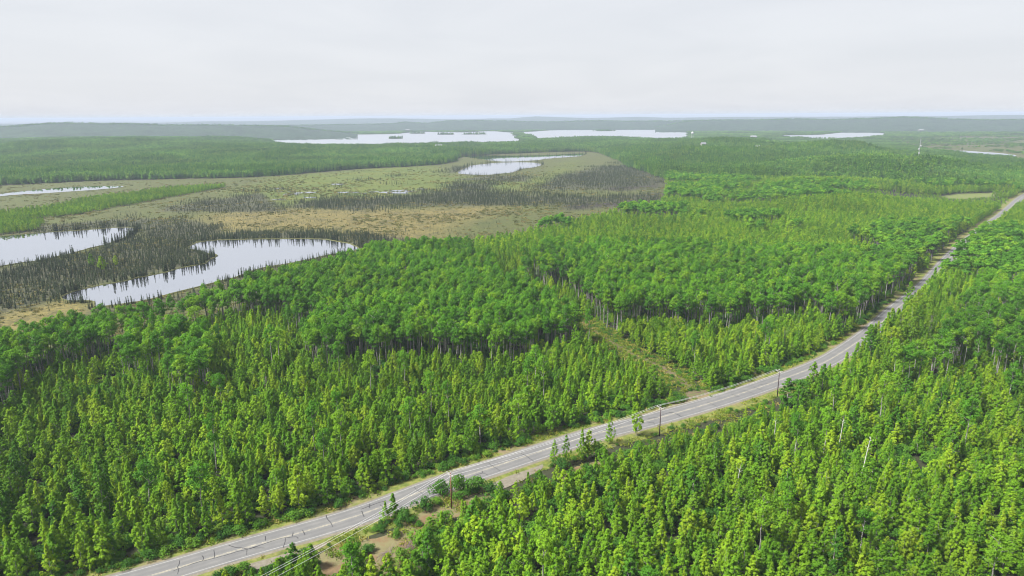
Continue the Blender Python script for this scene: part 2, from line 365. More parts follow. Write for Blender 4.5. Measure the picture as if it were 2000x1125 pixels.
def leaf_material(name, stops, patch=(0.014, 0.85, 1.2), trans=0.35, rough=0.7):
    """leaf green: each tree its own tone, drifting over the stand, each spray of leaves a little different"""
    m = Mat(name)
    oi = m.node('ShaderNodeObjectInfo')
    base = m.ramp(oi.outputs['Random'], stops)
    big = m.noise(patch[0], 2, 0.5, oi.outputs['Location'])
    v1 = m.math('MULTIPLY_ADD', big, 1.0); m.n[-1].inputs[2].default_value = 0.0
    mr = m.node('ShaderNodeMapRange'); mr.inputs['From Min'].default_value = 0.3; mr.inputs['From Max'].default_value = 0.7
    mr.inputs['To Min'].default_value = patch[1]; mr.inputs['To Max'].default_value = patch[2]
    m.l.new(big, mr.inputs['Value'])
    spray = m.noise(1.7, 2, 0.6)
    mr2 = m.node('ShaderNodeMapRange'); mr2.inputs['From Min'].default_value = 0.3; mr2.inputs['From Max'].default_value = 0.7
    mr2.inputs['To Min'].default_value = 0.72; mr2.inputs['To Max'].default_value = 1.28
    m.l.new(spray, mr2.inputs['Value'])
    val = m.math('MULTIPLY', mr.outputs[0], mr2.outputs[0])
    hsv = m.node('ShaderNodeHueSaturation')
    m.l.new(base, hsv.inputs['Color']); m.l.new(val, hsv.inputs['Value'])
    c = hsv.outputs[0]
    m.color(c)
    m.b.inputs['Roughness'].default_value = rough
    m.b.inputs['Specular IOR Level'].default_value = 0.12
    tr = m.node('ShaderNodeBsdfTranslucent')
    tc = m.mix(1.0, c, (1.25, 1.2, 0.55), 'MULTIPLY')
    m.l.new(tc, tr.inputs['Color'])
    mx = m.node('ShaderNodeMixShader'); mx.inputs[0].default_value = trans
    m.l.new(m.b.outputs[0], mx.inputs[1]); m.l.new(tr.outputs[0], mx.inputs[2])
    m.l.new(mx.outputs[0], m.out.inputs['Surface'])
    return m.m

M = {}
M['birch_leaf'] = leaf_material('birch_leaf', [(0.0, (0.075, 0.185, 0.009)), (0.35, (0.115, 0.245, 0.010)), (0.7, (0.165, 0.295, 0.012)), (1.0, (0.22, 0.325, 0.015))], trans=0.42)
M['aspen_leaf'] = leaf_material('aspen_leaf', [(0.0, (0.045, 0.140, 0.009)), (0.4, (0.069, 0.194, 0.010)), (0.75, (0.100, 0.232, 0.011)), (1.0, (0.150, 0.275, 0.013))], trans=0.38)
M['poplar_leaf'] = leaf_material('poplar_leaf', [(0.0, (0.039, 0.122, 0.008)), (0.5, (0.061, 0.166, 0.010)), (1.0, (0.109, 0.216, 0.011))])
M['alder_leaf'] = leaf_material('alder_leaf', [(0.0, (0.028, 0.092, 0.011)), (0.5, (0.050, 0.140, 0.013)), (0.8, (0.077, 0.184, 0.014)), (1.0, (0.143, 0.238, 0.018))])
M['far_leaf'] = leaf_material('far_leaf', [(0.0, (0.055, 0.15, 0.022)), (0.4, (0.085, 0.205, 0.025)), (0.8, (0.12, 0.245, 0.03)), (1.0, (0.15, 0.265, 0.034))], patch=(0.006, 0.65, 1.25), trans=0.4)
M['spruce_needle'] = leaf_material('spruce_needle', [(0.0, (0.021, 0.032, 0.016)), (0.5, (0.030, 0.047, 0.019)), (0.9, (0.043, 0.061, 0.022)), (1.0, (0.047, 0.056, 0.034))], trans=0.05, rough=0.8)
M['grass_blade'] = leaf_material('grass_blade', [(0.0, (0.09, 0.16, 0.015)), (0.5, (0.15, 0.21, 0.02)), (0.8, (0.22, 0.24, 0.035)), (1.0, (0.30, 0.25, 0.09))], trans=0.3)

M['sedge'] = leaf_material('sedge', [(0.0, (0.064, 0.077, 0.023)), (0.45, (0.106, 0.116, 0.036)), (0.75, (0.149, 0.138, 0.049)), (1.0, (0.191, 0.160, 0.067))], trans=0.2)

m = Mat('birch_bark')
p = m.node('ShaderNodeTexCoord').outputs['Object']
mp = m.node('ShaderNodeMapping'); mp.inputs['Scale'].default_value = (2, 2, 9); m.l.new(p, mp.inputs[0])
m.color(m.ramp(m.noise(1.3, 4, 0.6, mp.outputs[0]), [(0.38, (0.04, 0.035, 0.03)), (0.52, (0.22, 0.215, 0.19)), (0.75, (0.42, 0.41, 0.37))]))
M['bark'] = m.m
m = Mat('dead_wood')
m.color(m.ramp(m.noise(2.0), [(0.3, (0.1, 0.085, 0.075)), (0.7, (0.2, 0.18, 0.165))])); M['dead_wood'] = m.m
m = Mat('white_bark'); m.color(m.ramp(m.noise(2.5), [(0.3, (0.18, 0.17, 0.15)), (0.5, (0.36, 0.35, 0.32)), (0.8, (0.48, 0.46, 0.43))])); M['white_bark'] = m.m
m = Mat('spruce_bark'); m.color((0.09, 0.075, 0.065)); M['spruce_bark'] = m.m

# the ground: forest floor, bog and its colours, from the plan
m = Mat('ground_cover')
n1 = m.noise(0.35, 6, 0.65); n2 = m.noise(0.03, 5, 0.6); n3 = m.noise(1.6, 4, 0.7)
floor_c = m.mix(n1, (0.008, 0.015, 0.005), (0.028, 0.034, 0.012))
floor_c = m.mix(m.math('MULTIPLY', n3, 0.5), floor_c, (0.03, 0.024, 0.014))
bog_c = m.ramp(n2, [(0.3, (0.034, 0.046, 0.009)), (0.45, (0.049, 0.055, 0.014)), (0.55, (0.045, 0.057, 0.011)), (0.7, (0.060, 0.061, 0.017))])
tan_c = m.ramp(m.noise(0.06, 6, 0.75), [(0.38, (0.053, 0.048, 0.015)), (0.5, (0.093, 0.080, 0.024)), (0.7, (0.118, 0.099, 0.029))])
green_c = m.ramp(m.noise(0.02, 5, 0.6), [(0.3, (0.040, 0.064, 0.006)), (0.55, (0.062, 0.081, 0.009)), (0.75, (0.079, 0.085, 0.012))])
purp_c = m.ramp(m.noise(0.12, 5, 0.7), [(0.3, (0.014, 0.011, 0.012)), (0.6, (0.028, 0.022, 0.020)), (0.8, (0.042, 0.034, 0.023))])
bog_c = m.mix(m.attr('tan'), bog_c, tan_c)
bog_c = m.mix(m.attr('green'), bog_c, green_c)
bog_c = m.mix(m.attr('purple'), bog_c, purp_c)
bog_c = m.mix(m.attr('spruce'), bog_c, m.mix(n1, (0.016, 0.018, 0.010), (0.055, 0.058, 0.028)))
mott = m.ramp(m.noise(0.4, 6, 0.8), [(0.36, (0.3, 0.32, 0.3)), (0.5, (0.95, 0.95, 0.95)), (0.62, (1.5, 1.42, 1.25))])
bog_c = m.mix(1.0, bog_c, mott, 'MULTIPLY')
c = m.mix(m.attr('bog'), floor_c, bog_c)
c = m.mix(m.attr('meadow'), c, m.mix(n1, (0.06, 0.09, 0.02), (0.11, 0.12, 0.035)))
m.color(c).bump(n1, 0.6, 0.6)
M['ground'] = m.m

m = Mat('old_asphalt')
n1 = m.noise(0.25, 5, 0.6); n2 = m.noise(9.0, 3, 0.7); n3 = m.noise(1.2, 4, 0.6)
c = m.ramp(n1, [(0.3, (0.1, 0.1, 0.102)), (0.5, (0.118, 0.117, 0.115)), (0.7, (0.148, 0.145, 0.14))])
c = m.mix(m.math('MULTIPLY', n2, 0.35), c, (0.075, 0.075, 0.078))
c = m.mix(m.attr('track'), c, (0.082, 0.082, 0.085))
m.color(c).bump(n2, 0.3, 0.01); m.b.inputs['Roughness'].default_value = 0.8
M['asphalt'] = m.m
m = Mat('road_gravel')
n1 = m.noise(1.1, 6, 0.75); n2 = m.noise(0.18, 4, 0.6)
c = m.ramp(n1, [(0.3, (0.06, 0.055, 0.048)), (0.55, (0.105, 0.098, 0.085)), (0.75, (0.15, 0.14, 0.122))])
c = m.mix(m.math('MULTIPLY', n2, 0.4), c, (0.2, 0.17, 0.10))
m.color(c).bump(n1, 0.5, 0.05); M['gravel'] = m.m
m = Mat('verge_turf')
n1 = m.noise(0.6, 6, 0.7); n2 = m.noise(0.09, 4, 0.6)
c = m.ramp(n1, [(0.3, (0.038, 0.056, 0.011)), (0.5, (0.090, 0.109, 0.019)), (0.7, (0.150, 0.143, 0.041))])
c = m.mix(m.ramp(n2, [(0.5, (0, 0, 0)), (0.66, (1, 1, 1))]), c, m.mix(n1, (0.09, 0.07, 0.04), (0.17, 0.135, 0.08)))
m.color(c).bump(n1, 0.6, 0.25); M['turf'] = m.m
m = Mat('cleared_soil')
n1 = m.noise(0.5, 6, 0.7); n2 = m.noise(0.13, 4, 0.6, dist=0.5)
c = m.ramp(n2, [(0.3, (0.084, 0.067, 0.031)), (0.45, (0.124, 0.118, 0.053)), (0.55, (0.122, 0.073, 0.036)), (0.62, (0.100, 0.059, 0.033)), (0.75, (0.069, 0.083, 0.023))])
c = m.mix(m.math('MULTIPLY', n1, 0.7), c, (0.10, 0.085, 0.045))
m.color(c).bump(n1, 0.7, 0.3); M['soil'] = m.m
m = Mat('trail_dirt')
n1 = m.noise(0.8, 6, 0.7)
m.color(m.ramp(n1, [(0.36, (0.05, 0.036, 0.024)), (0.47, (0.10, 0.07, 0.048)), (0.53, (0.07, 0.075, 0.025)), (0.66, (0.055, 0.08, 0.018))])).bump(n1, 0.6, 0.2); M['trail'] = m.m
m = Mat('white_line_paint'); n1 = m.noise(1.5, 5, 0.7)
m.color(m.ramp(n1, [(0.36, (0.18, 0.18, 0.18)), (0.48, (0.235, 0.235, 0.23))])); M['white_line'] = m.m
m = Mat('yellow_line_paint'); n1 = m.noise(0.8, 5, 0.7)
m.color(m.ramp(n1, [(0.38, (0.15, 0.148, 0.14)), (0.55, (0.30, 0.275, 0.2)), (0.7, (0.42, 0.38, 0.27))])); M['yellow_line'] = m.m
m = Mat('crack_tar'); m.color((0.03, 0.03, 0.033)); m.b.inputs['Roughness'].default_value = 0.5; M['tar'] = m.m
m = Mat('pond_water')
m.color((0.012, 0.014, 0.016)); m.b.inputs['Roughness'].default_value = 0.012; m.b.inputs['IOR'].default_value = 1.333
m.b.inputs['Specular IOR Level'].default_value = 0.5
n1 = m.noise(0.8, 3, 0.5); m.bump(n1, 0.012, 0.05)
gl = m.node('ShaderNodeBsdfGlossy'); gl.inputs['Color'].default_value = (0.95, 0.96, 1.0, 1); gl.inputs['Roughness'].default_value = m.b.inputs['Roughness'].default_value
mx = m.node('ShaderNodeMixShader'); mx.inputs[0].default_value = 0.72
m.l.new(m.b.outputs[0], mx.inputs[1]); m.l.new(gl.outputs[0], mx.inputs[2]); m.l.new(mx.outputs[0], m.out.inputs['Surface'])
for l_ in list(m.b.inputs['Normal'].links): m.l.new(l_.from_socket, gl.inputs['Normal'])
M['water'] = m.m
m = Mat('lake_water')
m.color((0.02, 0.025, 0.03)); m.b.inputs['Roughness'].default_value = 0.32; m.b.inputs['IOR'].default_value = 1.333
n1 = m.noise(0.05, 4, 0.6); m.bump(n1, 0.05, 0.5)
gl = m.node('ShaderNodeBsdfGlossy'); gl.inputs['Color'].default_value = (0.84, 0.86, 0.9, 1); gl.inputs['Roughness'].default_value = m.b.inputs['Roughness'].default_value
mx = m.node('ShaderNodeMixShader'); mx.inputs[0].default_value = 0.72
m.l.new(m.b.outputs[0], mx.inputs[1]); m.l.new(gl.outputs[0], mx.inputs[2]); m.l.new(mx.outputs[0], m.out.inputs['Surface'])
for l_ in list(m.b.inputs['Normal'].links): m.l.new(l_.from_socket, gl.inputs['Normal'])
M['lake'] = m.m
m = Mat('bank_sedge')
n1 = m.noise(0.5, 5, 0.7); m.color(m.ramp(n1, [(0.3, (0.031, 0.035, 0.008)), (0.55, (0.065, 0.069, 0.017)), (0.75, (0.092, 0.084, 0.029))])).bump(n1, 0.6, 0.3); M['bank'] = m.m
m = Mat('hill_canopy')
n1 = m.noise(0.018, 6, 0.75); n2 = m.noise(0.06, 4, 0.7)
c = m.ramp(n1, [(0.42, (0.006, 0.021, 0.010)), (0.52, (0.016, 0.042, 0.016)), (0.66, (0.028, 0.066, 0.024))])
m.color(m.mix(m.math('MULTIPLY', n2, 0.6), c, (0.012, 0.025, 0.012))).bump(n2, 1.0, 12.0); M['hill'] = m.m
m = Mat('pole_wood_red'); n1 = m.noise(3.0); m.color(m.ramp(n1, [(0.3, (0.10, 0.045, 0.03)), (0.7, (0.17, 0.075, 0.045))])); M['pole_red'] = m.m
m = Mat('pole_wood_dark'); n1 = m.noise(3.0); m.color(m.ramp(n1, [(0.3, (0.035, 0.025, 0.03)), (0.7, (0.07, 0.05, 0.05))])); M['pole_dark'] = m.m
m = Mat('weathered_timber'); m.color((0.26, 0.25, 0.23)); M['timber'] = m.m
m = Mat('porcelain'); m.color((0.72, 0.72, 0.72)); m.b.inputs['Roughness'].default_value = 0.2; M['porcelain'] = m.m
m = Mat('aluminium_wire'); m.color((0.5, 0.5, 0.5)); m.b.inputs['Roughness'].default_value = 0.6; M['wire'] = m.m
m = Mat('white_sheet_metal'); m.color((0.36, 0.37, 0.38)); M['white_metal'] = m.m
m = Mat('galvanised_steel'); m.color((0.45, 0.46, 0.47)); m.b.inputs['Metallic'].default_value = 0.3; m.b.inputs['Roughness'].default_value = 0.5; M['steel'] = m.m
m = Mat('house_siding'); m.color((0.2, 0.19, 0.175)); M['siding'] = m.m
m = Mat('metal_roof'); m.color((0.17, 0.18, 0.19)); m.b.inputs['Roughness'].default_value = 0.5; M['metal_roof'] = m.m
m = Mat('window_glass'); m.color((0.03, 0.035, 0.04)); m.b.inputs['Roughness'].default_value = 0.1; M['glass'] = m.m
m = Mat('brush_twigs'); m.color((0.16, 0.125, 0.12)); M['twig'] = m.m

# ------------------------------------------------------------------ the lie of the land
ROADC = smooth_line(ROAD, 3.0)
d_ = np.array(ROADC[-1]) - np.array(ROADC[-8]); d_ /= np.linalg.norm(d_)
ROADC = ROADC + [tuple(np.array(ROADC[-1]) + d_ * k * 25 + np.array((-d_[1], d_[0])) * -0.004 * (k * 25) ** 2 * 0.1) for k in range(1, 9)]
d_ = np.array(ROADC[0]) - np.array(ROADC[6]); d_ /= np.linalg.norm(d_)
ROADC = [tuple(np.array(ROADC[0]) + d_ * k * 20) for k in (3, 2, 1)] + ROADC
TRAILC = smooth_line(TRAIL, 3.0)
ROADL = ROADC[::4] + [ROADC[-1]]
def wob(poly, amp, scale, seed):
    a = np.array(poly)
    return [tuple(p) for p in np.stack([a[:, 0] + amp * 2 * (vnoise(a[:, 0], a[:, 1], scale, seed) - .5), a[:, 1] + amp * 2 * (vnoise(a[:, 0], a[:, 1], scale, seed + 1) - .5)], 1)]
BOG = wob(smooth_line(BOG, 18, True), 9, 45, 55)
MARSH_EAST = wob(smooth_line(MARSH_EAST, 40, True), 25, 120, 57)
PONDS = {'left': smooth_line(POND_LEFT, 6, True), 'mid': smooth_line(POND_MID, 5, True), 'far': smooth_line(POND_FAR, 12, True),
         'back': smooth_line(POND_BACK, 15, True), 'strip': smooth_line(POND_STRIP, 10, True), 'east': smooth_line(POND_EAST, 15, True)}
LAKES = {'lake': smooth_line(LAKE, 40, True), 'lake_east': smooth_line(LAKE_EAST, 40, True)}
for k, (am, sc) in dict(left=(3, 14), mid=(2.5, 12), far=(7, 40), back=(7, 40), strip=(5, 30), east=(8, 50)).items():
    PONDS[k] = wob(PONDS[k], am, sc, 40 + len(k))
LAKES['lake'] = wob(LAKES['lake'], 60, 260, 71)
LAKES['lake_east'] = wob(LAKES['lake_east'], 40, 200, 72)

def flatness(X, Y):
    d = np.minimum(sdist(X, Y, BOG), linedist(X, Y, ROADL)[0] - 10)
    for q in (PONDS['east'], MARSH_EAST, LAKES['lake'], LAKES['lake_east'], FIELD):
        d = np.minimum(d, sdist(X, Y, q))
    return sstep(d, 5, 140)

MOUNDS = [(330, 640, 90, 60, 8), (250, 540, 60, 40, 4), (520, 1010, 150, 80, 23), (400, 820, 90, 60, 8), (330, 1330, 120, 100, 18), (640, 1380, 170, 100, 28), (860, 1250, 120, 80, 4), (480, 1620, 160, 100, 20),
          (560, 1900, 320, 260, 16), (-700, 1500, 260, 160, 10), (-1100, 1900, 420, 260, 24), (-450, 1750, 240, 170, 10),
          (-1500, 2500, 600, 300, 20)]
def height(X, Y):
    h = np.zeros(np.shape(X))
    for cx, cy_, sx, sy, a in MOUNDS:
        h = h + a * np.exp(-((X - cx) / sx) ** 2 - ((Y - cy_) / sy) ** 2)
    h = h + 3.0 * (vnoise(X, Y, 170, 5, 2) - 0.5) * sstep(np.hypot(X, Y), 250, 600)
    return h * flatness(X, Y)

# ------------------------------------------------------------------ ground sheet (polar grid, fine ahead of the camera)
th = np.concatenate([np.radians(np.arange(-180, -52, 4.0)), np.radians(np.arange(-52, 52.01, 0.3)), np.radians(np.arange(56, 180.1, 4.0))])
rr = np.concatenate([[0.0, 40, 70], np.geomspace(90, 3000, 300), np.geomspace(3100, 60000, 50)])
TH, RR = np.meshgrid(th, rr, indexing='ij')
GX, GY = RR * np.sin(TH), RR * np.cos(TH)
GZ = height(GX, GY)
nt, nr = GX.shape
gv = np.stack([GX.ravel(), GY.ravel(), GZ.ravel()], 1)
ii, jj = np.meshgrid(np.arange(nt - 1), np.arange(nr - 1), indexing='ij')
a = (ii * nr + jj).ravel()
gf = np.stack([a, a + 1, a + nr + 1, a + nr], 1)[:, ::-1]
me = bpy.data.meshes.new('ground')
me.vertices.add(len(gv)); me.vertices.foreach_set('co', gv.ravel())
me.loops.add(gf.size); me.loops.foreach_set('vertex_index', gf.ravel().astype(np.int32))
me.polygons.add(len(gf)); me.polygons.foreach_set('loop_start', np.arange(0, gf.size, 4, dtype=np.int32))
try: me.polygons.foreach_set('loop_total', np.full(len(gf), 4, dtype=np.int32))
except Exception: pass
me.update(calc_edges=True); me.validate()
me.materials.append(M['ground'])
wx = GX + 24 * (vnoise(GX, GY, 60, 3) - .5) * np.clip(RR / 600, .3, 2); wy = GY + 24 * (vnoise(GX, GY, 60, 4) - .5) * np.clip(RR / 600, .3, 2)
def soft(poly, w): return sstep(-sdist(wx, wy, poly), -w, w)
bog_mask = np.maximum(sstep(-sdist(GX, GY, BOG), -6, 6), sstep(-sdist(GX, GY, MARSH_EAST), -25, 25))
spr = np.zeros(GX.shape)
for q in (SP_NORTH, SP_PEN, SP_MID, SP_A, SP_B, SP_C, SP_D, SP_E, SP_F, SP_NEAR): spr = np.maximum(spr, soft(q, 8))
for nm, val in (('bog', bog_mask), ('tan', np.maximum(soft(TAN, 30), soft(TANNEAR, 8))), ('green', soft(GREEN, 40)), ('purple', np.maximum(soft(PURPLE, 25), soft(PURPLEB, 18))), ('spruce', spr * 0.95), ('meadow', sstep(-sdist(GX, GY, FIELD), -3, 3))):
    at = me.attributes.new(nm, 'FLOAT', 'POINT')
    at.data.foreach_set('value', val.ravel().astype(np.float32))
g = obj('ground', me)
tag(g, 'dark forest floor and open olive and tan bog reaching to the horizon', 'ground', kind='structure')

# ------------------------------------------------------------------ water
from mathutils.geometry import tessellate_polygon
def sheet(name, poly, z, mat, label, category, kind='structure'):
    me = bpy.data.meshes.new(name)
    tris = tessellate_polygon([[Vector((x, y, 0)) for x, y in poly]])
    vs_ = [(x, y, z) for x, y in poly]
    fs = []
    for t in tris:
        a_, b_, c_ = (Vector((*poly[i], 0)) for i in t)
        fs.append(t if (b_ - a_).cross(c_ - a_).z > 0 else (t[0], t[2], t[1]))
    me.from_pydata(vs_, [], fs); me.materials.append(mat); me.update()
    return tag(obj(name, me), label, category, kind=kind)

def offset(poly, d):
    a = np.array(poly); n = len(a)
    t = np.roll(a, -1, 0) - np.roll(a, 1, 0)
    nn = np.stack([t[:, 1], -t[:, 0]], 1); nn /= np.linalg.norm(nn, axis=1)[:, None] + 1e-9
    area = np.sum(a[:, 0] * np.roll(a[:, 1], -1) - np.roll(a[:, 0], -1) * a[:, 1])
    return a + nn * np.asarray(d).reshape(-1, 1) * (1 if area > 0 else -1)

def bank(name, poly, w0, z0, seed, label):
    """sedge bank round a pond: from the water's edge up to a low crest, then down to the bog"""
    a = np.array(poly)
    w = .6 * w0 * (0.35 + 1.3 * vnoise(a[:, 0], a[:, 1], 18, seed))
    rings = [(offset(poly, -0.25 * w), z0 - 0.25), (offset(poly, 0.1 * w), z0 + 0.22), (offset(poly, 0.6 * w), z0 + 0.25), (offset(poly, 1.2 * w), z0 - 0.4)]
    v, f = [], []
    n = len(a)
    for r_, z in rings: v += [(x, y, z) for x, y in r_]
    for k in range(len(rings) - 1):
        for i in range(n):
            j = (i + 1) % n
            f.append((k * n + i, k * n + j, (k + 1) * n + j, (k + 1) * n + i))
    return tag(obj(name, mesh_from(name, v, f, M['bank'])), label, 'bank', kind='structure')

WATER_Z = 0.3
for k, lab, w0 in (('left', 'still pond cut by the photo edge, behind the spruce spit', 2.2), ('mid', 'hooked bog pond mirroring dark spruces, beside the birch wood', 2.4), ('far', 'pale oval pond in the middle of the open bog', 4), ('back', 'long thin pond just behind the oval bog pond', 4),
                ('strip', 'narrow bright water strip below the far western woods', 3), ('east', 'thin bright pond beyond the radio mast', 4)):
    sheet('pond_water', PONDS[k], WATER_Z, M['water'], lab, 'pond')
    bank('pond_bank', PONDS[k], w0, WATER_Z, 9 + len(k), 'yellow green sedge bank round the ' + lab.split(',')[0].replace('still pond cut by the photo edge', 'pond at the photo edge'))
sheet('lake_water', LAKES['lake'], 0.35, M['lake'], 'wide pale lake below the hazy hills', 'lake')
sheet('lake_water', LAKES['lake_east'], 0.35, M['lake'], 'small pale lake arm under the eastern hills', 'lake')
for i, (px, py) in enumerate(PUDDLES):
    r0 = rng.uniform(2.5, 5.5)
    n = 14
    pts = [(px + r0 * 1.9 * (0.7 + 0.6 * rng.random()) * math.cos(t), py + r0 * 1.6 * (0.7 + 0.6 * rng.random()) * math.sin(t)) for t in np.linspace(0, 2 * math.pi, n, endpoint=False)]
    o = sheet('bog_pool', pts, 0.25 + 0.002 * i, M['water'], 'small bright pool of standing water in the green bog', 'pool')
    o['group'] = 'pools scattered over the open bog'; o['kind'] = 'structure'

# ------------------------------------------------------------------ far hills
def hill_layer(name, Rc, prof, half, label, seed, jit):
    ths = np.arange(prof[0][0], prof[-1][0], 14.0 / Rc)
    top = np.interp(ths, [p[0] for p in prof], [p[1] for p in prof])
    top = top + (9 * (vnoise(ths * Rc, ths * 0, 420, seed + 60, 3) - .5)) * (top > 25)
    k = np.hanning(9); k /= k.sum()
    top = np.convolve(np.pad(top, 4, mode='edge'), k, 'valid')
    vv = np.linspace(-1, 1, max(40, int(2 * half / 24)))
    T, V = np.meshgrid(ths, vv, indexing='ij')
    rad = Rc + V * half
    X, Y = rad * np.sin(T), rad * np.cos(T)
    z = (top[:, None] - 8) * np.cos(V * math.pi / 2) ** 1.3 * (0.82 + 0.3 * vnoise(X, Y, 500, seed)) - 2
    z = np.minimum(z, top[:, None] - 4)
    z = z + jit * (rng.random(z.shape) - .3) * (np.abs(V) < 0.98)
    n_, m_ = T.shape
    i_, j_ = np.meshgrid(np.arange(n_ - 1), np.arange(m_ - 1), indexing='ij')
    a_ = (i_ * m_ + j_).ravel()
    f = np.stack([a_, a_ + 1, a_ + m_ + 1, a_ + m_], 1)[:, ::-1]
    v = np.stack([X.ravel(), Y.ravel(), z.ravel()], 1)
    me = bpy.data.meshes.new(name)
    me.vertices.add(len(v)); me.vertices.foreach_set('co', v.ravel())
    me.loops.add(f.size); me.loops.foreach_set('vertex_index', f.ravel().astype(np.int32))
    me.polygons.add(len(f)); me.polygons.foreach_set('loop_start', np.arange(0, f.size, 4, dtype=np.int32))
    me.polygons.foreach_set('use_smooth', np.ones(len(f), dtype=bool)); me.update(calc_edges=True); me.materials.append(M['hill'])
    tag(obj(name, me), label, 'hills', kind='structure')
    # points for the far woods: front slope and crest
    sel = (np.abs(V) < 0.16) & (z > 1) & (rng.random(z.shape) < 0.5)
    return np.stack([X[sel], Y[sel], z[sel] - 4], 1)
hp = [hill_layer('hills', *RIDGE_WEST, 900, 'wooded ridge fading into haze beyond the western woods', 1, 6),
      hill_layer('hills', *RIDGE_LAKE, 850, 'low wooded hills along the far lake shore', 2, 5),
      hill_layer('hills', *RIDGE_EAST, 1000, 'blue wooded hills behind the eastern lake arm', 3, 5)]
hill_layer('hills', *RIDGE_FAR, 1500, 'faintest blue ridge on the horizon', 4, 4)
HILL_PTS = np.concatenate(hp)

# islets in the lake
ISLET_PTS = []
for (x, y), r_ in zip(ISLANDS, (20, 45, 30, 50, 30)):
    n = 26; v = [(x, y, 2.2)]; f = []
    for k, fr in enumerate((0.6, 1.0)):
        for i in range(n):
            t = 2 * math.pi * i / n; q = r_ * fr * (0.8 + 0.4 * rng.random())
            v.append((x + q * 1.5 * math.cos(t), y + q * math.sin(t), 1.8 if k == 0 else -0.2))
    for i in range(n):
        j = (i + 1) % n
        f.append((0, 1 + i, 1 + j)); f.append((1 + i, 1 + n + i, 1 + n + j, 1 + j))
    tag(obj('islet', mesh_from('islet', v, f, M['ground'])), 'small wooded islet standing in the pale lake', 'islet', 'islets in the lake', 'structure')
    for _ in range(int(r_ * 0.9) + 10):
        t = rng.random() * 6.28; q = r_ * 0.9 * math.sqrt(rng.random())
        ISLET_PTS.append((x + 1.5 * q * math.cos(t), y + q * math.sin(t), 0.5))

# ------------------------------------------------------------------ road
def strip(line, offs_z, name, mat, label=None, category=None, parent=None, track=False, wob_=None):
    """ribbon along a line: offs_z = [(offset to the left of the way, z), ...]"""
    a = np.array(line); t = np.gradient(a, axis=0); t /= np.linalg.norm(t, axis=1)[:, None]
    nn = np.stack([-t[:, 1], t[:, 0]], 1)
    v, f = [], []
    k = len(offs_z)
    for i in range(len(a)):
        for q, (o_, z) in enumerate(offs_z):
            oo = o_ + (wob_[q] * (vnoise(a[i, 0] + q * 77, a[i, 1], 5.0, 21, 3) - .5) * 2 if wob_ else 0)
            p = a[i] + nn[i] * oo
            v.append((p[0], p[1], z))
    for i in range(len(a) - 1):
        for q in range(k - 1):
            f.append((i * k + q, (i + 1) * k + q, (i + 1) * k + q + 1, i * k + q + 1)[::-1] if offs_z[0][0] > offs_z[-1][0] else (i * k + q, i * k + q + 1, (i + 1) * k + q + 1, (i + 1) * k + q)[::-1])
    me = mesh_from(name, v, f, mat)
    if track:
        at = me.attributes.new('track', 'FLOAT', 'POINT')
        at.data.foreach_set('value', np.tile([tr for tr in track], len(a)).astype(np.float32))
    o = obj(name, me, parent)
    if label: tag(o, label, category, kind='structure')
    return o
RZ = 0.30
strip(ROADC, [(9.5, 0.02), (6.6, 0.10), (4.9, 0.2), (-4.9, 0.2), (-6.6, 0.10), (-8.5, 0.02)], 'grass_verge', M['turf'], 'mown grass and dry soil verge on both sides of the road', 'verge', wob_=[.8, .4, 0, 0, .4, .8])
strip(ROADC, [(5.1, 0.10), (4.3, 0.235), (3.4, 0.26), (-3.4, 0.26), (-4.4, 0.235), (-5.2, 0.10)], 'gravel_shoulder', M['gravel'], 'pale gravel shoulder edging the asphalt road', 'shoulder', wob_=[.45, .3, 0, 0, .3, .5])
tr_ = [(-3.85, .26, 0), (-3.7, RZ, 0), (-3.3, RZ, 0), (-2.6, RZ, .6), (-1.9, RZ, .1), (-1.1, RZ, .6), (-.3, RZ, 0), (.3, RZ, 0), (1.1, RZ, .6), (1.9, RZ, .1), (2.6, RZ, .6), (3.3, RZ, 0), (3.7, RZ, 0), (3.85, .26, 0)][::-1]
road = strip(ROADC, [(a_, b_) for a_, b_, _ in tr_], 'road', M['asphalt'], 'grey two lane asphalt road running through the forest', 'road', track=[c_ for _, _, c_ in tr_], wob_=[.12, .1] + [0] * 10 + [.1, .12])
for off, nm, mt, w_ in ((3.3, 'edge_line', 'white_line', .062), (-3.3, 'edge_line', 'white_line', .062), (.14, 'centre_line', 'yellow_line', .045), (-.14, 'centre_line', 'yellow_line', .045)):
    strip(ROADC, [(off + w_, RZ + .005), (off - w_, RZ + .005)], nm, M[mt], parent=road)
for q, cr in enumerate(CRACKS):
    ln = smooth_line(cr, 0.5) if len(cr) > 2 else [tuple(np.array(cr[0]) + (np.array(cr[1]) - np.array(cr[0])) * t) for t in np.linspace(0, 1, 6)]
    a_ = np.array(ln); ln = [tuple(p) for p in np.stack([a_[:, 0] + .25 * (vnoise(a_[:, 0], a_[:, 1], .8, 31) - .5), a_[:, 1] + .25 * (vnoise(a_[:, 0], a_[:, 1], .8, 32) - .5)], 1)]
    strip(ln, [(.085, RZ + .010 + .0004 * q), (-.085, RZ + .010 + .0004 * q)], 'crack_seal', M['tar'], parent=road, wob_=[.05, .05])

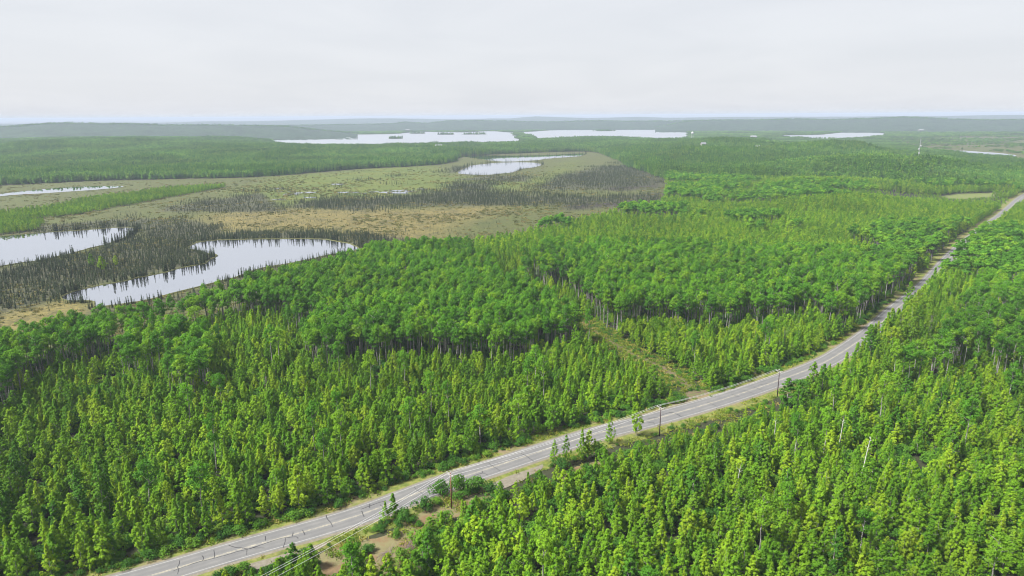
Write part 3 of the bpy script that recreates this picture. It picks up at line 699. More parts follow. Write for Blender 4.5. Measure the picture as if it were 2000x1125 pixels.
def patch(name, poly, z, mat, label, category, wamp=0.8):
    pl = wob(smooth_line(poly, 1.2, True), wamp, 2.5, 61)
    return sheet(name, pl, z, mat, label, category)
patch('cleared_ground', CLEAR, 0.06, M['soil'], 'tan and rusty cleared ground below the red brown utility pole', 'clearing')
patch('cleared_ground', DIRT2, 0.06, M['soil'], 'reddish bare dirt strip behind the roadside birch clump', 'clearing')
patch('gravel_pullout', PULLOUT_A, 0.14, M['gravel'], 'gravel pullout widening the shoulder beside the tar patched road', 'pullout', .5)
patch('gravel_pullout', PULLOUT_B, 0.14, M['gravel'], 'gravel pullout by the round bushes past the red brown pole', 'pullout', .5)
patch('gravel_pullout', JUNC, 0.15, M['trail'], 'bare earth apron where the trail meets the road', 'apron', .5)
strip(TRAILC, [(1.9, 0.04), (1.0, 0.09), (-1.0, 0.09), (-1.9, 0.04)], 'dirt_trail', M['trail'], 'brown dirt trail cut straight into the forest', 'trail', wob_=[.8, .6, .6, .8])

# ------------------------------------------------------------------ trees: forms
def cards(c, nrm, size, rg, aspect=0.62):
    """one folded diamond of foliage at each centre"""
    c = np.asarray(c, float); n = np.asarray(nrm, float)
    n = n / (np.linalg.norm(n, axis=1)[:, None] + 1e-9)
    t = rg.normal(size=c.shape); t -= n * np.sum(t * n, 1)[:, None]; t /= np.linalg.norm(t, axis=1)[:, None] + 1e-9
    b = np.cross(n, t); s = np.asarray(size)[:, None]
    v = np.stack([c - t * s, c + b * s * aspect - n * s * .25, c + t * s, c - b * s * aspect - n * s * .25], 1).reshape(-1, 3)
    f = np.arange(len(c) * 4).reshape(-1, 4)
    return v, f

def crown_branches(rg, H, z0, prof, nb, per, size, rise=0.55, tip=10):
    C, N = [], []
    for i in range(nb):
        u = (i + rg.random()) / nb
        ph = i * 2.39996 + rg.normal(0, .35)
        L = prof(u) * rg.uniform(.65, 1.18)
        zz = z0 + u * (H - z0)
        k = max(3, int(per * (0.45 + L / max(prof(.3), .1) * .6)))
        t = rg.uniform(.25, 1.0, k) ** .8
        out = np.array([math.cos(ph), math.sin(ph), 0])
        p = out[None] * (L * t)[:, None]
        p[:, 2] = zz - L * .25 + rise * L * t
        p += rg.normal(0, .13 + .05 * L, p.shape)
        C.append(p); N.append(out[None] * .55 + np.array([0, 0, .75])[None] + rg.normal(0, .45, p.shape))
    k = tip
    p = np.zeros((k, 3)); p[:, 2] = H - rg.random(k) * .09 * H + .1; p[:, :2] = rg.normal(0, .1, (k, 2))
    C.append(p); N.append(rg.normal(0, .6, p.shape) + np.array([0, 0, .5]))
    C = np.concatenate(C); N = np.concatenate(N)
    return cards(C, N, rg.uniform(.62, 1.2, len(C)) * size, rg)

def crown_lobes(rg, lobes, per, size, flat=.85):
    C, N = [], []
    for (x, y, z, r_) in lobes:
        k = int(per * r_ * r_) + 8
        d = rg.normal(size=(k, 3)); d[:, 2] = np.abs(d[:, 2]) * 1.0 - .35; d /= np.linalg.norm(d, axis=1)[:, None]
        q = r_ * rg.uniform(.68, 1.08, k)[:, None]
        p = np.array([x, y, z])[None] + d * q * np.array([1, 1, flat])[None]
        C.append(p); N.append(d * .8 + np.array([0, 0, .5])[None] + rg.normal(0, .4, p.shape))
    C = np.concatenate(C); N = np.concatenate(N)
    return cards(C, N, rg.uniform(.65, 1.2, len(C)) * size, rg)

def crown_ascending(rg, H, z0, prof, nb, per, size, rise=1.0, rl=(.26, .46), lean=0.0):
    """steep branches, each ending in its own tuft of leaves, with gaps between the tufts"""
    C, N = [], []
    lx, ly = rg.normal(0, lean, 2)
    lop = rg.uniform(0, 6.28)
    for i in range(nb):
        u = ((i + rg.random()) / nb) ** .92
        ph = i * 2.39996 + rg.normal(0, .45)
        L = prof(u) * rg.uniform(.45, 1.15) * (1 + .22 * math.cos(ph - lop))
        r_ = rg.uniform(*rl) * (.4 + .6 * (1 - u)) * (.8 + .25 * prof(.3))
        zz = min(z0 + u * (H - z0) - .35 * rise * L + rise * L * .6, H - r_ * .3)
        o = np.array([math.cos(ph), math.sin(ph), 0])
        c = o * L + np.array([lx * u, ly * u, zz])
        k = int(per * (.6 + 2.2 * r_))
        d = rg.normal(size=(k, 3)); d /= np.linalg.norm(d, axis=1)[:, None]
        d[:, 2] = np.where(d[:, 2] < -.3, -d[:, 2], d[:, 2])
        p = c[None] + d * (r_ * rg.uniform(.45, 1.15, k))[:, None] * np.array([1, 1, 1.25])[None]
        C.append(p); N.append(d * .55 + o[None] * .25 + np.array([0, 0, .7])[None] + rg.normal(0, .4, p.shape))
        k = max(2, int(per * .22))                                    # sprays back along the branch
        t = rg.uniform(.3, .85, k)[:, None]
        p = c[None] * np.array([1, 1, 0])[None] * t + np.array([0, 0, 1.0])[None] * (zz - (1 - t) * rise * L * .8) + rg.normal(0, .12, (k, 3))
        C.append(p); N.append(o[None] * .3 + np.array([0, 0, .7])[None] + rg.normal(0, .5, p.shape))
    C = np.concatenate(C); N = np.concatenate(N)
    return cards(C, N, rg.uniform(.6, 1.25, len(C)) * size, rg)

def trunk_form(rg, H, r0, bend=.15, n=6, branches=0, zb=.5, reach=1.0, segs=5):
    mb = MB()
    off = rg.normal(0, bend, (segs + 1, 2)); off[0] = 0
    off = np.cumsum(off * .5, 0)
    pts = [(off[i, 0], off[i, 1], H * i / segs) for i in range(segs + 1)]
    pts[0] = (0, 0, -.4)
    mb.tube(pts, [r0 * (1.15 - .95 * i / segs) for i in range(segs + 1)], n)
    for k in range(branches):
        u = zb + (1 - zb) * (k + rg.random()) / branches * .85
        j = u * segs; i0 = min(int(j), segs - 1); fr = j - i0
        b = np.array(pts[i0]) * (1 - fr) + np.array(pts[i0 + 1]) * fr
        ph = k * 2.4 + rg.random(); L = reach * (1.05 - .6 * u) * rg.uniform(.7, 1.1)
        e = b + np.array([math.cos(ph) * L, math.sin(ph) * L, .7 * L])
        mb.tube([b, (b + e) / 2 + np.array([0, 0, .05]), e], [r0 * .38, r0 * .26, r0 * .12], 4, cap=False)
    return mb

def join_form(trunk, crown, name, mats):
    mb = MB(); mb.v = list(trunk.v); mb.f = list(trunk.f); mb.m = [0] * len(trunk.f)
    for v, f in crown: mb.add(v, f, 1)
    return mb.mesh(name, mats)

FORMS = {}     # kind -> list of (trunk mesh, crown mesh, joined mesh, height, radius)
def add_form(kind, trunk, crown, mats, H, rad):
    tm = trunk.mesh(kind + '_trunk', [mats[0]])
    cb = MB()
    for v, f in crown: cb.add(v, f)
    cm = cb.mesh(kind + '_crown', [mats[1]])
    FORMS.setdefault(kind, []).append((tm, cm, join_form(trunk, crown, kind + '_form', mats), H, rad))

BIRCH = (M['bark'], M['birch_leaf']); ASPEN = (M['bark'], M['aspen_leaf']); POPL = (M['bark'], M['poplar_leaf']); ALD = (M['dead_wood'], M['alder_leaf']); SPR = (M['spruce_bark'], M['spruce_needle'])
for k in range(8):                                                   # young birch: slim, pointed
    rg = np.random.default_rng(100 + k); w = (1.55, 1.9, 1.8, 2.1, 1.7, 2.0, 2.1, 1.55)[k]; H = 9.0
    prof = lambda u, w=w, e=(.9, 1.15, .75, 1.0)[k % 4]: w * 1.08 * (1 - u) ** e * min(1, .5 + 2.2 * u)
    add_form('young_birch', trunk_form(rg, H * .97, .085, .1, 5, 8, .12, w * .9), [crown_ascending(rg, H, .8, prof, 56, 26, .185, 1.1, (.27, .46), .25)], BIRCH, H, w)
for k in range(6):                                                   # young aspen: fuller, oval, blunt top
    rg = np.random.default_rng(200 + k); w = (1.7, 2.0, 1.9, 2.3, 1.8, 2.1)[k]; H = 7.8
    prof = lambda u, w=w: w * max(.05, (1 - u ** 2.2)) ** .8 * min(1, .45 + 1.6 * u)
    add_form('young_aspen', trunk_form(rg, H * .95, .1, .14, 5, 9, .15, w * .9), [crown_ascending(rg, H, 1.0, prof, 46, 30, .2, .9, (.32, .52), .3)], (M['bark'], M['birch_leaf']), H, w)
for k in range(8):                                                   # tall aspen: bare pole, rounded top
    rg = np.random.default_rng(300 + k); H = 15.0; w = (2.0, 2.4, 2.7, 2.1, 2.9, 2.5, 1.9, 2.6)[k]
    lobes = []
    for q in range(24):
        u = rg.random(); z = 8.3 + 5.4 * u ** .75; rr_ = w * math.sqrt(max(.08, 1 - ((z - 11.2) / 3.6) ** 2)) * .82
        ph = q * 2.4 + rg.normal(0, .4); d = rr_ * rg.uniform(.35, 1)
        lobes.append((math.cos(ph) * d, math.sin(ph) * d, z, rg.uniform(.5, .85) * (.7 + .12 * w)))
    lobes.append((0, 0, 13.9, .75)); lobes.append((rg.normal(0, .4), rg.normal(0, .4), 12.2, 1.2))
    add_form('tall_aspen', trunk_form(rg, H * .93, .17, .22, 6, 9, .55, w * 1.1, 6), [crown_lobes(rg, lobes, 82, .215)], ASPEN, H, w)
for k in range(4):                                                   # balsam poplar: broad dark column
    rg = np.random.default_rng(400 + k); H = 12.0; w = (2.0, 2.3, 1.8, 2.1)[k]
    prof = lambda u, w=w: w * max(.05, 1 - u ** 2) ** .7 * min(1, .5 + 1.3 * u)
    add_form('poplar', trunk_form(rg, H * .95, .15, .15, 6, 10, .2, w), [crown_ascending(rg, H, 1.3, prof, 56, 30, .23, .9, (.34, .56), .3)], POPL, H, w)
for k in range(6):                                                   # alder and willow shrubs
    rg = np.random.default_rng(500 + k); H = 2.8
    lobes = [(rg.normal(0, .65), rg.normal(0, .65), rg.uniform(.7, 1.7), rg.uniform(.7, 1.1)) for _ in range(7)] + [(0, 0, 1.9, .85)]
    tb = MB()
    for q in range(6):
        a_ = q * 1.05 + rg.random(); tb.tube([(0, 0, -.2), (math.cos(a_) * .35, math.sin(a_) * .35, .9), (math.cos(a_) * .9, math.sin(a_) * .9, 1.8)], [.05, .04, .015], 4)
    add_form('shrub', tb, [crown_lobes(rg, lobes, 75, .19)], ALD, H, 1.6)
for k in range(6):                                                   # black spruce: thin ragged spires
    rg = np.random.default_rng(600 + k); H = 6.5; w = (.6, .75, .5, .85, .65, .55)[k]
    C, N = [], []
    for q in range(22):
        u = (q + rg.random()) / 22; L = w * ((1 - u) ** .8 * .95 + .12) * rg.uniform(.55, 1.25)
        if .7 < u < .82 and k % 2: L *= .55
        if u > .86: L = w * rg.uniform(.3, .5)
        for j in range(4):
            ph = q * 1.1 + j * 1.57 + rg.random()
            C.append((math.cos(ph) * L * .55, math.sin(ph) * L * .55, .35 + u * (H - .4) - .12 * L)); N.append((math.cos(ph) * .6, math.sin(ph) * .6, .7))
    C.append((0, 0, H - .1)); N.append((1, 0, .1)); C.append((0, 0, H - .15)); N.append((0, 1, .1))
    C = np.array(C); N = np.array(N) + rg.normal(0, .2, (len(N), 3))
    sz = np.clip(.42 * (1.1 - .6 * C[:, 2] / H), .2, .5) * (.7 + w * .5)
    add_form('black_spruce', trunk_form(rg, H, .06, .05, 5), [cards(C, N, sz, rg, .5)], SPR, H, w)
for k in range(3):                                                   # leafless grey spruce
    rg = np.random.default_rng(650 + k); H = 11.0
    tb = trunk_form(rg, H, .12, .08, 5, 34, .15, .9)
    C = np.array([(rg.normal(0, .35), rg.normal(0, .35), z) for z in rg.uniform(4, 10.5, 70)])
    add_form('grey_spruce', tb, [cards(C, rg.normal(size=C.shape), np.full(len(C), .22), rg, .3)], (M['dead_wood'], M['dead_wood']), H, .9)
# coarser forms for the middle and far distance
MID_BIRCH, MID_ASPEN, FAR_CLUMP, FAR_DARK, TUFT, BRUSH = [], [], [], [], [], []
for k in range(8):
    rg = np.random.default_rng(700 + k); w = rg.uniform(1.6, 2.3); H = 8.6
    pw = .65 if k < 4 else .45
    prof = lambda u, w=w, pw=pw: w * (1 - u) ** pw * min(1, .5 + 2 * u)
    MID_BIRCH.append(join_form(trunk_form(rg, H * .9, .08, .1, 4, 0), [crown_ascending(rg, H, .7, prof, 22, 9, .40, 1.0, (.34, .6), .2)], 'mid_birch_form', BIRCH))
for k in range(6):
    rg = np.random.default_rng(740 + k); H = 14.0; w = rg.uniform(1.9, 2.5)
    lobes = [(rg.normal(0, .45) * w, rg.normal(0, .45) * w, rg.uniform(8.5, 12.6), rg.uniform(.9, 1.35)) for _ in range(9)] + [(0, 0, 13, 1.0)]
    MID_ASPEN.append(join_form(trunk_form(rg, H * .9, .16, .2, 4, 0), [crown_lobes(rg, lobes, 24, .52)], 'mid_aspen_form', ASPEN))
for k in range(8):
    rg = np.random.default_rng(800 + k); cr = []
    for q in range(6):
        H = rg.uniform(7, 11.5); w = rg.uniform(1.5, 2.3); ox, oy = rg.uniform(-3.6, 3.6, 2)
        if k % 3 == 2: prof = lambda u, w=w: w * 1.2 * max(.05, 1 - u ** 2) ** .7
        else: prof = lambda u, w=w: w * (1 - u) ** .6 * min(1, .5 + 2 * u)
        v, f = crown_branches(rg, H, 1.0, prof, 15, 4, .95, .55, 3); cr.append((v + np.array([ox, oy, 0])[None], f))
    FAR_CLUMP.append(join_form(trunk_form(rg, 6, .1, .1, 3, 0, segs=2), cr, 'far_clump_form', (M['bark'], M['far_leaf'])))
for k in range(3):
    rg = np.random.default_rng(850 + k); cr = []
    for q in range(5):
        H = rg.uniform(9, 14); w = rg.uniform(1.2, 2.2); ox, oy = rg.uniform(-3.4, 3.4, 2)
        prof = lambda u, w=w: w * (1 - u) ** .8
        v, f = crown_branches(rg, H, .8, prof, 15, 4, .9, .1, 3); cr.append((v + np.array([ox, oy, 0])[None], f))
    FAR_DARK.append(join_form(trunk_form(rg, 6, .1, .1, 3, 0, segs=2), cr, 'far_dark_form', (M['bark'], M['poplar_leaf'])))
for k in range(4):
    rg = np.random.default_rng(900 + k); n = 26
    C = np.stack([rg.normal(0, .45, n), rg.normal(0, .45, n), rg.uniform(.1, .5, n)], 1)
    v, f = cards(C, np.stack([rg.normal(0, 1, n), rg.normal(0, 1, n), rg.uniform(.1, .6, n)], 1), rg.uniform(.16, .34, n), rg, .35)
    TUFT.append(mesh_from('tuft_form', v, f, M['grass_blade']))

SEDGE = []
for k in range(4):
    rg = np.random.default_rng(950 + k); n = 22
    C = np.stack([rg.normal(0, .5, n), rg.normal(0, .5, n), rg.uniform(.05, .5, n)], 1)
    v, f = cards(C, np.stack([rg.normal(0, 1, n), rg.normal(0, 1, n), rg.uniform(.1, .8, n)], 1), rg.uniform(.2, .4, n), rg, .4)
    SEDGE.append(mesh_from('sedge_form', v, f, M['sedge']))

def stuff(name, pts, rz, sc, idx, forms, label, category):
    """what nobody could count: one object, forms set on its points"""
    pts = np.asarray(pts, float); n = len(pts)
    me = bpy.data.meshes.new(name)
    me.vertices.add(n); me.vertices.foreach_set('co', pts.ravel())
    for nm, ty, arr, key in (('turn', 'FLOAT', rz, 'value'), ('size', 'FLOAT_VECTOR', sc, 'vector'), ('form', 'INT', idx, 'value')):
        at = me.attributes.new(nm, ty, 'POINT')
        at.data.foreach_set(key, np.asarray(arr, dtype=np.int32 if ty == 'INT' else np.float32).ravel())
    o = tag(obj(name, me), label, category, kind='stuff')
    col = bpy.data.collections.new(name + '_forms')
    for i, fm in enumerate(forms):
        col.objects.link(bpy.data.objects.new('%s_form_%02d' % (name, i), fm))
    ng = bpy.data.node_groups.new(name + '_nodes', 'GeometryNodeTree')
    ng.interface.new_socket('Geometry', in_out='INPUT', socket_type='NodeSocketGeometry')
    ng.interface.new_socket('Geometry', in_out='OUTPUT', socket_type='NodeSocketGeometry')
    N, L = ng.nodes, ng.links
    gi, go = N.new('NodeGroupInput'), N.new('NodeGroupOutput')
    ip = N.new('GeometryNodeInstanceOnPoints'); ip.inputs['Pick Instance'].default_value = True
    ci = N.new('GeometryNodeCollectionInfo'); ci.inputs['Collection'].default_value = col
    ci.inputs['Separate Children'].default_value = True; ci.inputs['Reset Children'].default_value = True
    def na(nm, ty):
        k = N.new('GeometryNodeInputNamedAttribute'); k.data_type = ty; k.inputs['Name'].default_value = nm
        return k.outputs['Attribute']
    cx = N.new('ShaderNodeCombineXYZ'); er = N.new('FunctionNodeEulerToRotation')
    L.new(na('turn', 'FLOAT'), cx.inputs['Z']); L.new(cx.outputs[0], er.inputs[0])
    L.new(gi.outputs[0], ip.inputs['Points']); L.new(ci.outputs[0], ip.inputs['Instance'])
    L.new(na('form', 'INT'), ip.inputs['Instance Index']); L.new(er.outputs[0], ip.inputs['Rotation'])
    L.new(na('size', 'FLOAT_VECTOR'), ip.inputs['Scale']); L.new(ip.outputs[0], go.inputs[0])
    md = o.modifiers.new('scatter', 'NODES'); md.node_group = ng
    return o

# ------------------------------------------------------------------ where things grow
def jgrid(r0, r1, sp, amax=47.0, jit=.44):
    xm = r1 * math.sin(R(amax))
    xs = np.arange(-xm, xm, sp); ys = np.arange(max(0, r0 * math.cos(R(amax))), r1, sp * .93)
    X, Y = np.meshgrid(xs, ys)
    X = X + (np.arange(len(ys)) % 2)[:, None] * sp * .5
    X = (X + rng.uniform(-jit, jit, X.shape) * sp).ravel(); Y = (Y + rng.uniform(-jit, jit, Y.shape) * sp).ravel()
    r = np.hypot(X, Y); a_ = np.abs(np.degrees(np.arctan2(X, Y)))
    k = (r >= r0) & (r < r1) & (a_ < amax)
    return X[k], Y[k]

def forest_mask(X, Y):
    ok = sdist(X + 6 * (vnoise(X, Y, 15, 81) - .5), Y, BOG) > 1.0
    ok &= sdist(X, Y, MARSH_EAST) > 0
    for q in list(PONDS.values()): ok &= sdist(X, Y, q) > 5
    for q in list(LAKES.values()): ok &= sdist(X, Y, q) > 8
    d, s, side = linedist(X, Y, ROADL)
    w = vnoise(X, Y, 9, 82)
    cn = np.where(s < 300, 6.8, 6.4) + 2.4 * w
    cs = np.where(s < 150, 10.0, 15.0 - 10.4 * sstep(s, 245, 330)) + 2.0 * w
    ok &= d > np.where(side > 0, cn, cs)
    dt, st, sdt = linedist(X, Y, TRAILC)
    ok &= dt > np.where(sdt > 0, 11.5, 4.0) + 1.6 * w
    for q, mg in ((CLEAR, .8), (DIRT2, .8), (PULLOUT_A, .5), (PULLOUT_B, .5), (JUNC, 1.0), (FIELD, 3.0)): ok &= sdist(X, Y, q) > mg
    return ok

CAMINV = cam.matrix_world.inverted()
CM = np.array(CAMINV)
def view(P):
    """normalised view position: |u|<1, |v|<1 is inside the picture"""
    P = np.asarray(P); q = P @ CM[:3, :3].T + CM[:3, 3]
    d = -q[:, 2]
    return q[:, 0] / d / .75, q[:, 1] / d / .421875, d

def take_individuals(kind, X, Y, Z, S, idx, n, keep=None):
    """indices of the n that show largest inside the picture"""
    H = np.array([f[3] for f in FORMS[kind]])[idx] * S[:, 2]
    u, v, d = view(np.stack([X, Y, Z + H * .7], 1))
    ok = (np.abs(u) < .99) & (v < .99) & (v > -.97)
    if keep is not None: ok &= keep
    score = np.where(ok, H / d, -1)
    order = np.argsort(-score)[:n]
    return order[score[order] > 0]

# --- young and tall trees
beds = {k: [] for k in ('young_birch', 'young_aspen', 'tall_aspen', 'poplar', 'shrub', 'black_spruce', 'grey_spruce', 'mid_birch', 'mid_aspen', 'far', 'far_dark')}
def put(kind, X, Y, hs, ws, nforms, sink=0.0):
    n = len(X)
    if n == 0: return
    S = np.stack([ws, ws, hs], 1)
    beds[kind].append((X, Y, height(X, Y) - sink, rng.uniform(0, 6.283, n), S, rng.integers(0, nforms, n)))

X, Y = jgrid(92, 430, 2.95, jit=.5)
k = forest_mask(X, Y); X, Y = X[k], Y[k]
rnd = rng.random(len(X)); dens = vnoise(X, Y, 22, 91, 2)
pm = np.zeros(len(X))
wX, wY = X + 10 * (vnoise(X, Y, 20, 92) - .5), Y + 10 * (vnoise(X, Y, 20, 93) - .5)
for q, p_ in ((M1, .97), (M1B, .4), (M2, .93), (M3, .3)): pm = np.where(inpoly(wX, wY, q), p_, pm)
pm = np.maximum(pm, .012)
far_side = np.hypot(X, Y) > 360
pm = np.where(far_side & (pm < .1), sstep(vnoise(X, Y, 60, 94), .5, .62) * .7, pm)
mature = rng.random(len(X)) < pm
stand = pm > .5
droad, sroad, side = linedist(X, Y, ROADL)
pop = inpoly(wX, wY, POPLAR) & (rnd < .5)
mature &= ~((side < 0) & (droad < 26))
t_keep = mature & ~pop & ((rnd < .6) | ~stand)
put('tall_aspen', X[t_keep], Y[t_keep], rng.uniform(.92, 1.25, t_keep.sum()), rng.uniform(.85, 1.25, t_keep.sum()), 8)
p_keep = (pop & (rng.random(len(X)) < .4)) | (~mature & (rng.random(len(X)) < .02) & (side < 0))
put('poplar', X[p_keep], Y[p_keep], rng.uniform(.7, 1.1, p_keep.sum()), rng.uniform(.85, 1.15, p_keep.sum()), 4)
young = ~mature & ~pop & ~p_keep & (dens > .16)
young &= rng.random(len(X)) < np.where(inpoly(X, Y, M3), .7, .9)
under = mature & ~t_keep & (rnd > .66)
hh = .42 + .6 * rng.random(len(X)) ** .85 + .22 * (vnoise(X, Y, 30, 95) - .5)
hh = np.where(rng.random(len(X)) < .06, hh * 1.28, hh)
hh = np.where((side < 0) & (droad < 24) & (sroad < 262), hh * .72, hh)
hh = np.where((side < 0) & (droad < 15) & (sroad < 170), hh * .75, hh)
hh = np.where((side < 0) & (droad < 15) & (sroad > 320), hh * 1.3, hh)
hh = np.where(under, hh * .55, hh)
mixa = vnoise(X, Y, 40, 96) + .35 * (rng.random(len(X)) - .5)
yb = (young | under) & (mixa < .58); ya = (young | under) & (mixa >= .58)
put('young_birch', X[yb], Y[yb], hh[yb], np.clip(hh[yb] * rng.uniform(.95, 1.4, yb.sum()), .5, 1.5), 8)
put('young_aspen', X[ya], Y[ya], hh[ya] * 1.02, np.clip(hh[ya] * rng.uniform(.9, 1.25, ya.sum()), .5, 1.4), 6)
gs = ~mature & (rng.random(len(X)) < .0016) & (Y > 200)
put('grey_spruce', X[gs], Y[gs], rng.uniform(.8, 1.2, gs.sum()), rng.uniform(.9, 1.2, gs.sum()), 3)

# middle distance
X, Y = jgrid(430, 1000, 3.6)
k = forest_mask(X, Y); X, Y = X[k], Y[k]
pm = np.where(inpoly(X, Y, M2) | inpoly(X, Y, M1), .85, sstep(vnoise(X, Y, 75, 97), .52, .62) * .75)
mature = rng.random(len(X)) < pm
tk = mature & (rng.random(len(X)) < .6); yk = ~mature
hh = .7 + .35 * rng.random(len(X)) + .3 * (vnoise(X, Y, 40, 98) - .5)
infront = (sdist(X, Y, FIELD) < 75) & (np.hypot(X, Y) < 905)
hh = np.where(infront, hh * .3, hh); tk &= ~infront
put('mid_aspen', X[tk], Y[tk], rng.uniform(.78, 1.05, tk.sum()), rng.uniform(.95, 1.35, tk.sum()), 6)
put('mid_birch', X[yk], Y[yk], hh[yk], np.clip(hh[yk] * rng.uniform(.95, 1.35, yk.sum()), .6, 1.6), 8)
# green strips of saplings in the bog
for q, d0 in ((GREEN_STRIP, .75), (GREEN_LEFT, .7)):
    X, Y = jgrid(450, 1000, 2.7); k = inpoly(X + 14 * (vnoise(X, Y, 25, 99) - .5), Y + 14 * (vnoise(X, Y, 25, 100) - .5), q) & (rng.random(len(X)) < d0); X, Y = X[k], Y[k]
    for p_ in PONDS.values():
        k = sdist(X, Y, p_) > 6; X, Y = X[k], Y[k]
    put('mid_birch', X, Y, rng.uniform(.4, .72, len(X)), rng.uniform(.6, .9, len(X)), 8)
# far woods
X, Y = jgrid(1000, 2750, 6.4)
k = forest_mask(X, Y); X, Y = X[k], Y[k]
dk = rng.random(len(X)) < sstep(vnoise(X, Y, 110, 101, 3), .52, .64) * .85
low = np.where((X > 700) & (np.hypot(X, Y) > 1350), .5, 1.0) * np.where((X > 500) & (np.hypot(X, Y) > 2200), .6, 1.0)
put('far', X[~dk], Y[~dk], rng.uniform(.75, 1.15, (~dk).sum()) * low[~dk], rng.uniform(.9, 1.3, (~dk).sum()), 8)
put('far_dark', X[dk], Y[dk], rng.uniform(.8, 1.2, dk.sum()) * low[dk], rng.uniform(.9, 1.3, dk.sum()), 3)
X, Y = jgrid(1600, 4600, 16.0)
k = (sdist(X, Y, MARSH_EAST) < 0) & (sdist(X, Y, PONDS['east']) > 25) & (rng.random(len(X)) < sstep(vnoise(X / 3, Y, 60, 103), .42, .6) * .8); X, Y = X[k], Y[k]
put('far', X, Y, rng.uniform(.2, .45, len(X)), rng.uniform(1., 1.8, len(X)), 8)
X, Y = jgrid(2750, 4300, 15.0)
k = forest_mask(X, Y); X, Y = X[k], Y[k]
put('far', X, Y, rng.uniform(.45, .75, len(X)), rng.uniform(1.9, 2.8, len(X)), 8)

# black spruce on the bog
def spruce_bed(r0, r1, sp, thin):
    X, Y = jgrid(r0, r1, sp)
    k = sdist(X, Y, BOG) < -1
    X, Y = X[k], Y[k]
    wa = 22 + 70 * sstep(np.hypot(X, Y), 560, 900)
    wX, wY = X + wa * (vnoise(X, Y, 35, 111) + .5 * rng.random(len(X)) - .75), Y + wa * 1.5 * (vnoise(X, Y, 35, 112) + .5 * rng.random(len(X)) - .75)
    p = .012 + .05 * sstep(vnoise(X, Y, 45, 113), .5, .7)
    p = np.where(inpoly(wX, wY, TAN), .05 + .12 * sstep(vnoise(X, Y, 30, 114), .45, .65), p)
    p = np.where(inpoly(wX, wY, GREEN), .003, p)
    hs = np.full(len(X), .42)
    for q, pd, h0 in ((SP_NORTH, .55, .7), (SP_PEN, .55, .85), (SP_MID, .7, .8), (SP_A, .5, .75), (SP_B, .7, .95), (SP_C, .8, 1.0), (SP_D, .55, .85), (SP_E, .45, .8), (SP_F, .7, .8), (SP_NEAR, .26, .8), (PURPLE, .6, .5), (PURPLEB, .5, .55)):
        m_ = inpoly(wX, wY, q)
        p = np.where(m_, np.maximum(p, pd * (.45 + .9 * vnoise(X, Y, 28, 115))), p); hs = np.where(m_, np.maximum(hs, h0), hs)
    k = rng.random(len(X)) < p * thin
    for q in PONDS.values(): k &= sdist(X, Y, q) > 1.2
    k &= ~inpoly(X, Y, GREEN_STRIP)
    X, Y, hs = X[k], Y[k], hs[k]
    hs = hs * rng.uniform(.4, 1.05, len(X)) * .76
    put('black_spruce', X, Y, hs, np.clip(hs * rng.uniform(1.0, 1.7, len(X)), .3, 1.5), 6)
spruce_bed(255, 640, 1.5, 1.0)
spruce_bed(640, 1750, 2.2, 1.0)
for nm_, dens_ in (('mid', 1.2), ('left', 1.4), ('far', .35), ('back', .3)):
    a_ = np.array(PONDS[nm_])
    L_ = np.linalg.norm(np.roll(a_, -1, 0) - a_, axis=1).sum(); n_ = int(L_ * dens_)
    pk = rng.integers(0, len(a_), n_); t_ = rng.random(n_)[:, None]
    q_ = a_[pk] * (1 - t_) + np.roll(a_, -1, 0)[pk] * t_
    o_ = offset(PONDS[nm_], 1.0) - a_
    q_ = q_ + o_[pk] * rng.uniform(1.2, 5.0, n_)[:, None]
    k = (sdist(q_[:, 0], q_[:, 1], PONDS[nm_]) > .8) & (vnoise(q_[:, 0], q_[:, 1], 14, 141) > .34)
    hs = np.where(o_[pk][k, 1] > -.2, rng.uniform(.5, 1.15, k.sum()), rng.uniform(.3, .75, k.sum()))
    put('black_spruce', q_[k, 0], q_[k, 1], hs, hs * rng.uniform(.9, 1.5, k.sum()), 6)
# islets of spruce out on the green bog
for cx, cy_, n_, sp_ in ((-214, 1000, 26, 10), (-165, 945, 20, 8), (-180, 1070, 34, 9), (-125, 1150, 22, 13), (-230, 905, 14, 7), (-60, 1090, 10, 14), (-300, 870, 40, 14), (-330, 860, 30, 10)):
    put('black_spruce', cx + rng.normal(0, sp_, n_), cy_ + rng.normal(0, sp_ * .8, n_), rng.uniform(.4, .9, n_), rng.uniform(.7, 1.2, n_), 6)

# shrubs: road edges, trail, clearing, understorey
X, Y = jgrid(95, 420, 1.9)
d, s, side = linedist(X, Y, ROADL); dt = linedist(X, Y, TRAILC)[0]
w = vnoise(X, Y, 10, 121)
pn = np.where((side > 0) & (d > 6.0) & (d < 10.5), .8 * sstep(w, .28, .42), 0)
pn = np.where((side > 0) & (d > 6.2) & (d < 9.5) & (s > 300), .6 * sstep(w, .34, .5), pn)
ps = np.where((side < 0) & (d > 7.6) & (d < 19) & (s < 260), .26 * sstep(w, .42, .6), 0)
ps = np.where((side < 0) & (d > 6.8) & (d < 13) & (s < 155), .5, ps)
ps = np.where((side < 0) & (d > 5.4) & (d < 8.5) & (s >= 260), .55, ps)
pt = np.where((dt > 1.3) & (dt < 12) & (d > 7), .45, 0)
p = np.maximum(np.maximum(pn, ps), pt)
p = np.where(inpoly(X, Y, CLEAR), .16 * sstep(vnoise(X, Y, 7, 122), .45, .65), p)
p = np.where(inpoly(X, Y, JUNC) | inpoly(X, Y, PULLOUT_A) | inpoly(X, Y, PULLOUT_B) | inpoly(X, Y, DIRT2), 0, p)
p = np.where(forest_mask(X, Y) & (p < .12), .3, p)
ok = sdist(X, Y, BOG) > 0
k = ok & (rng.random(len(X)) < p)
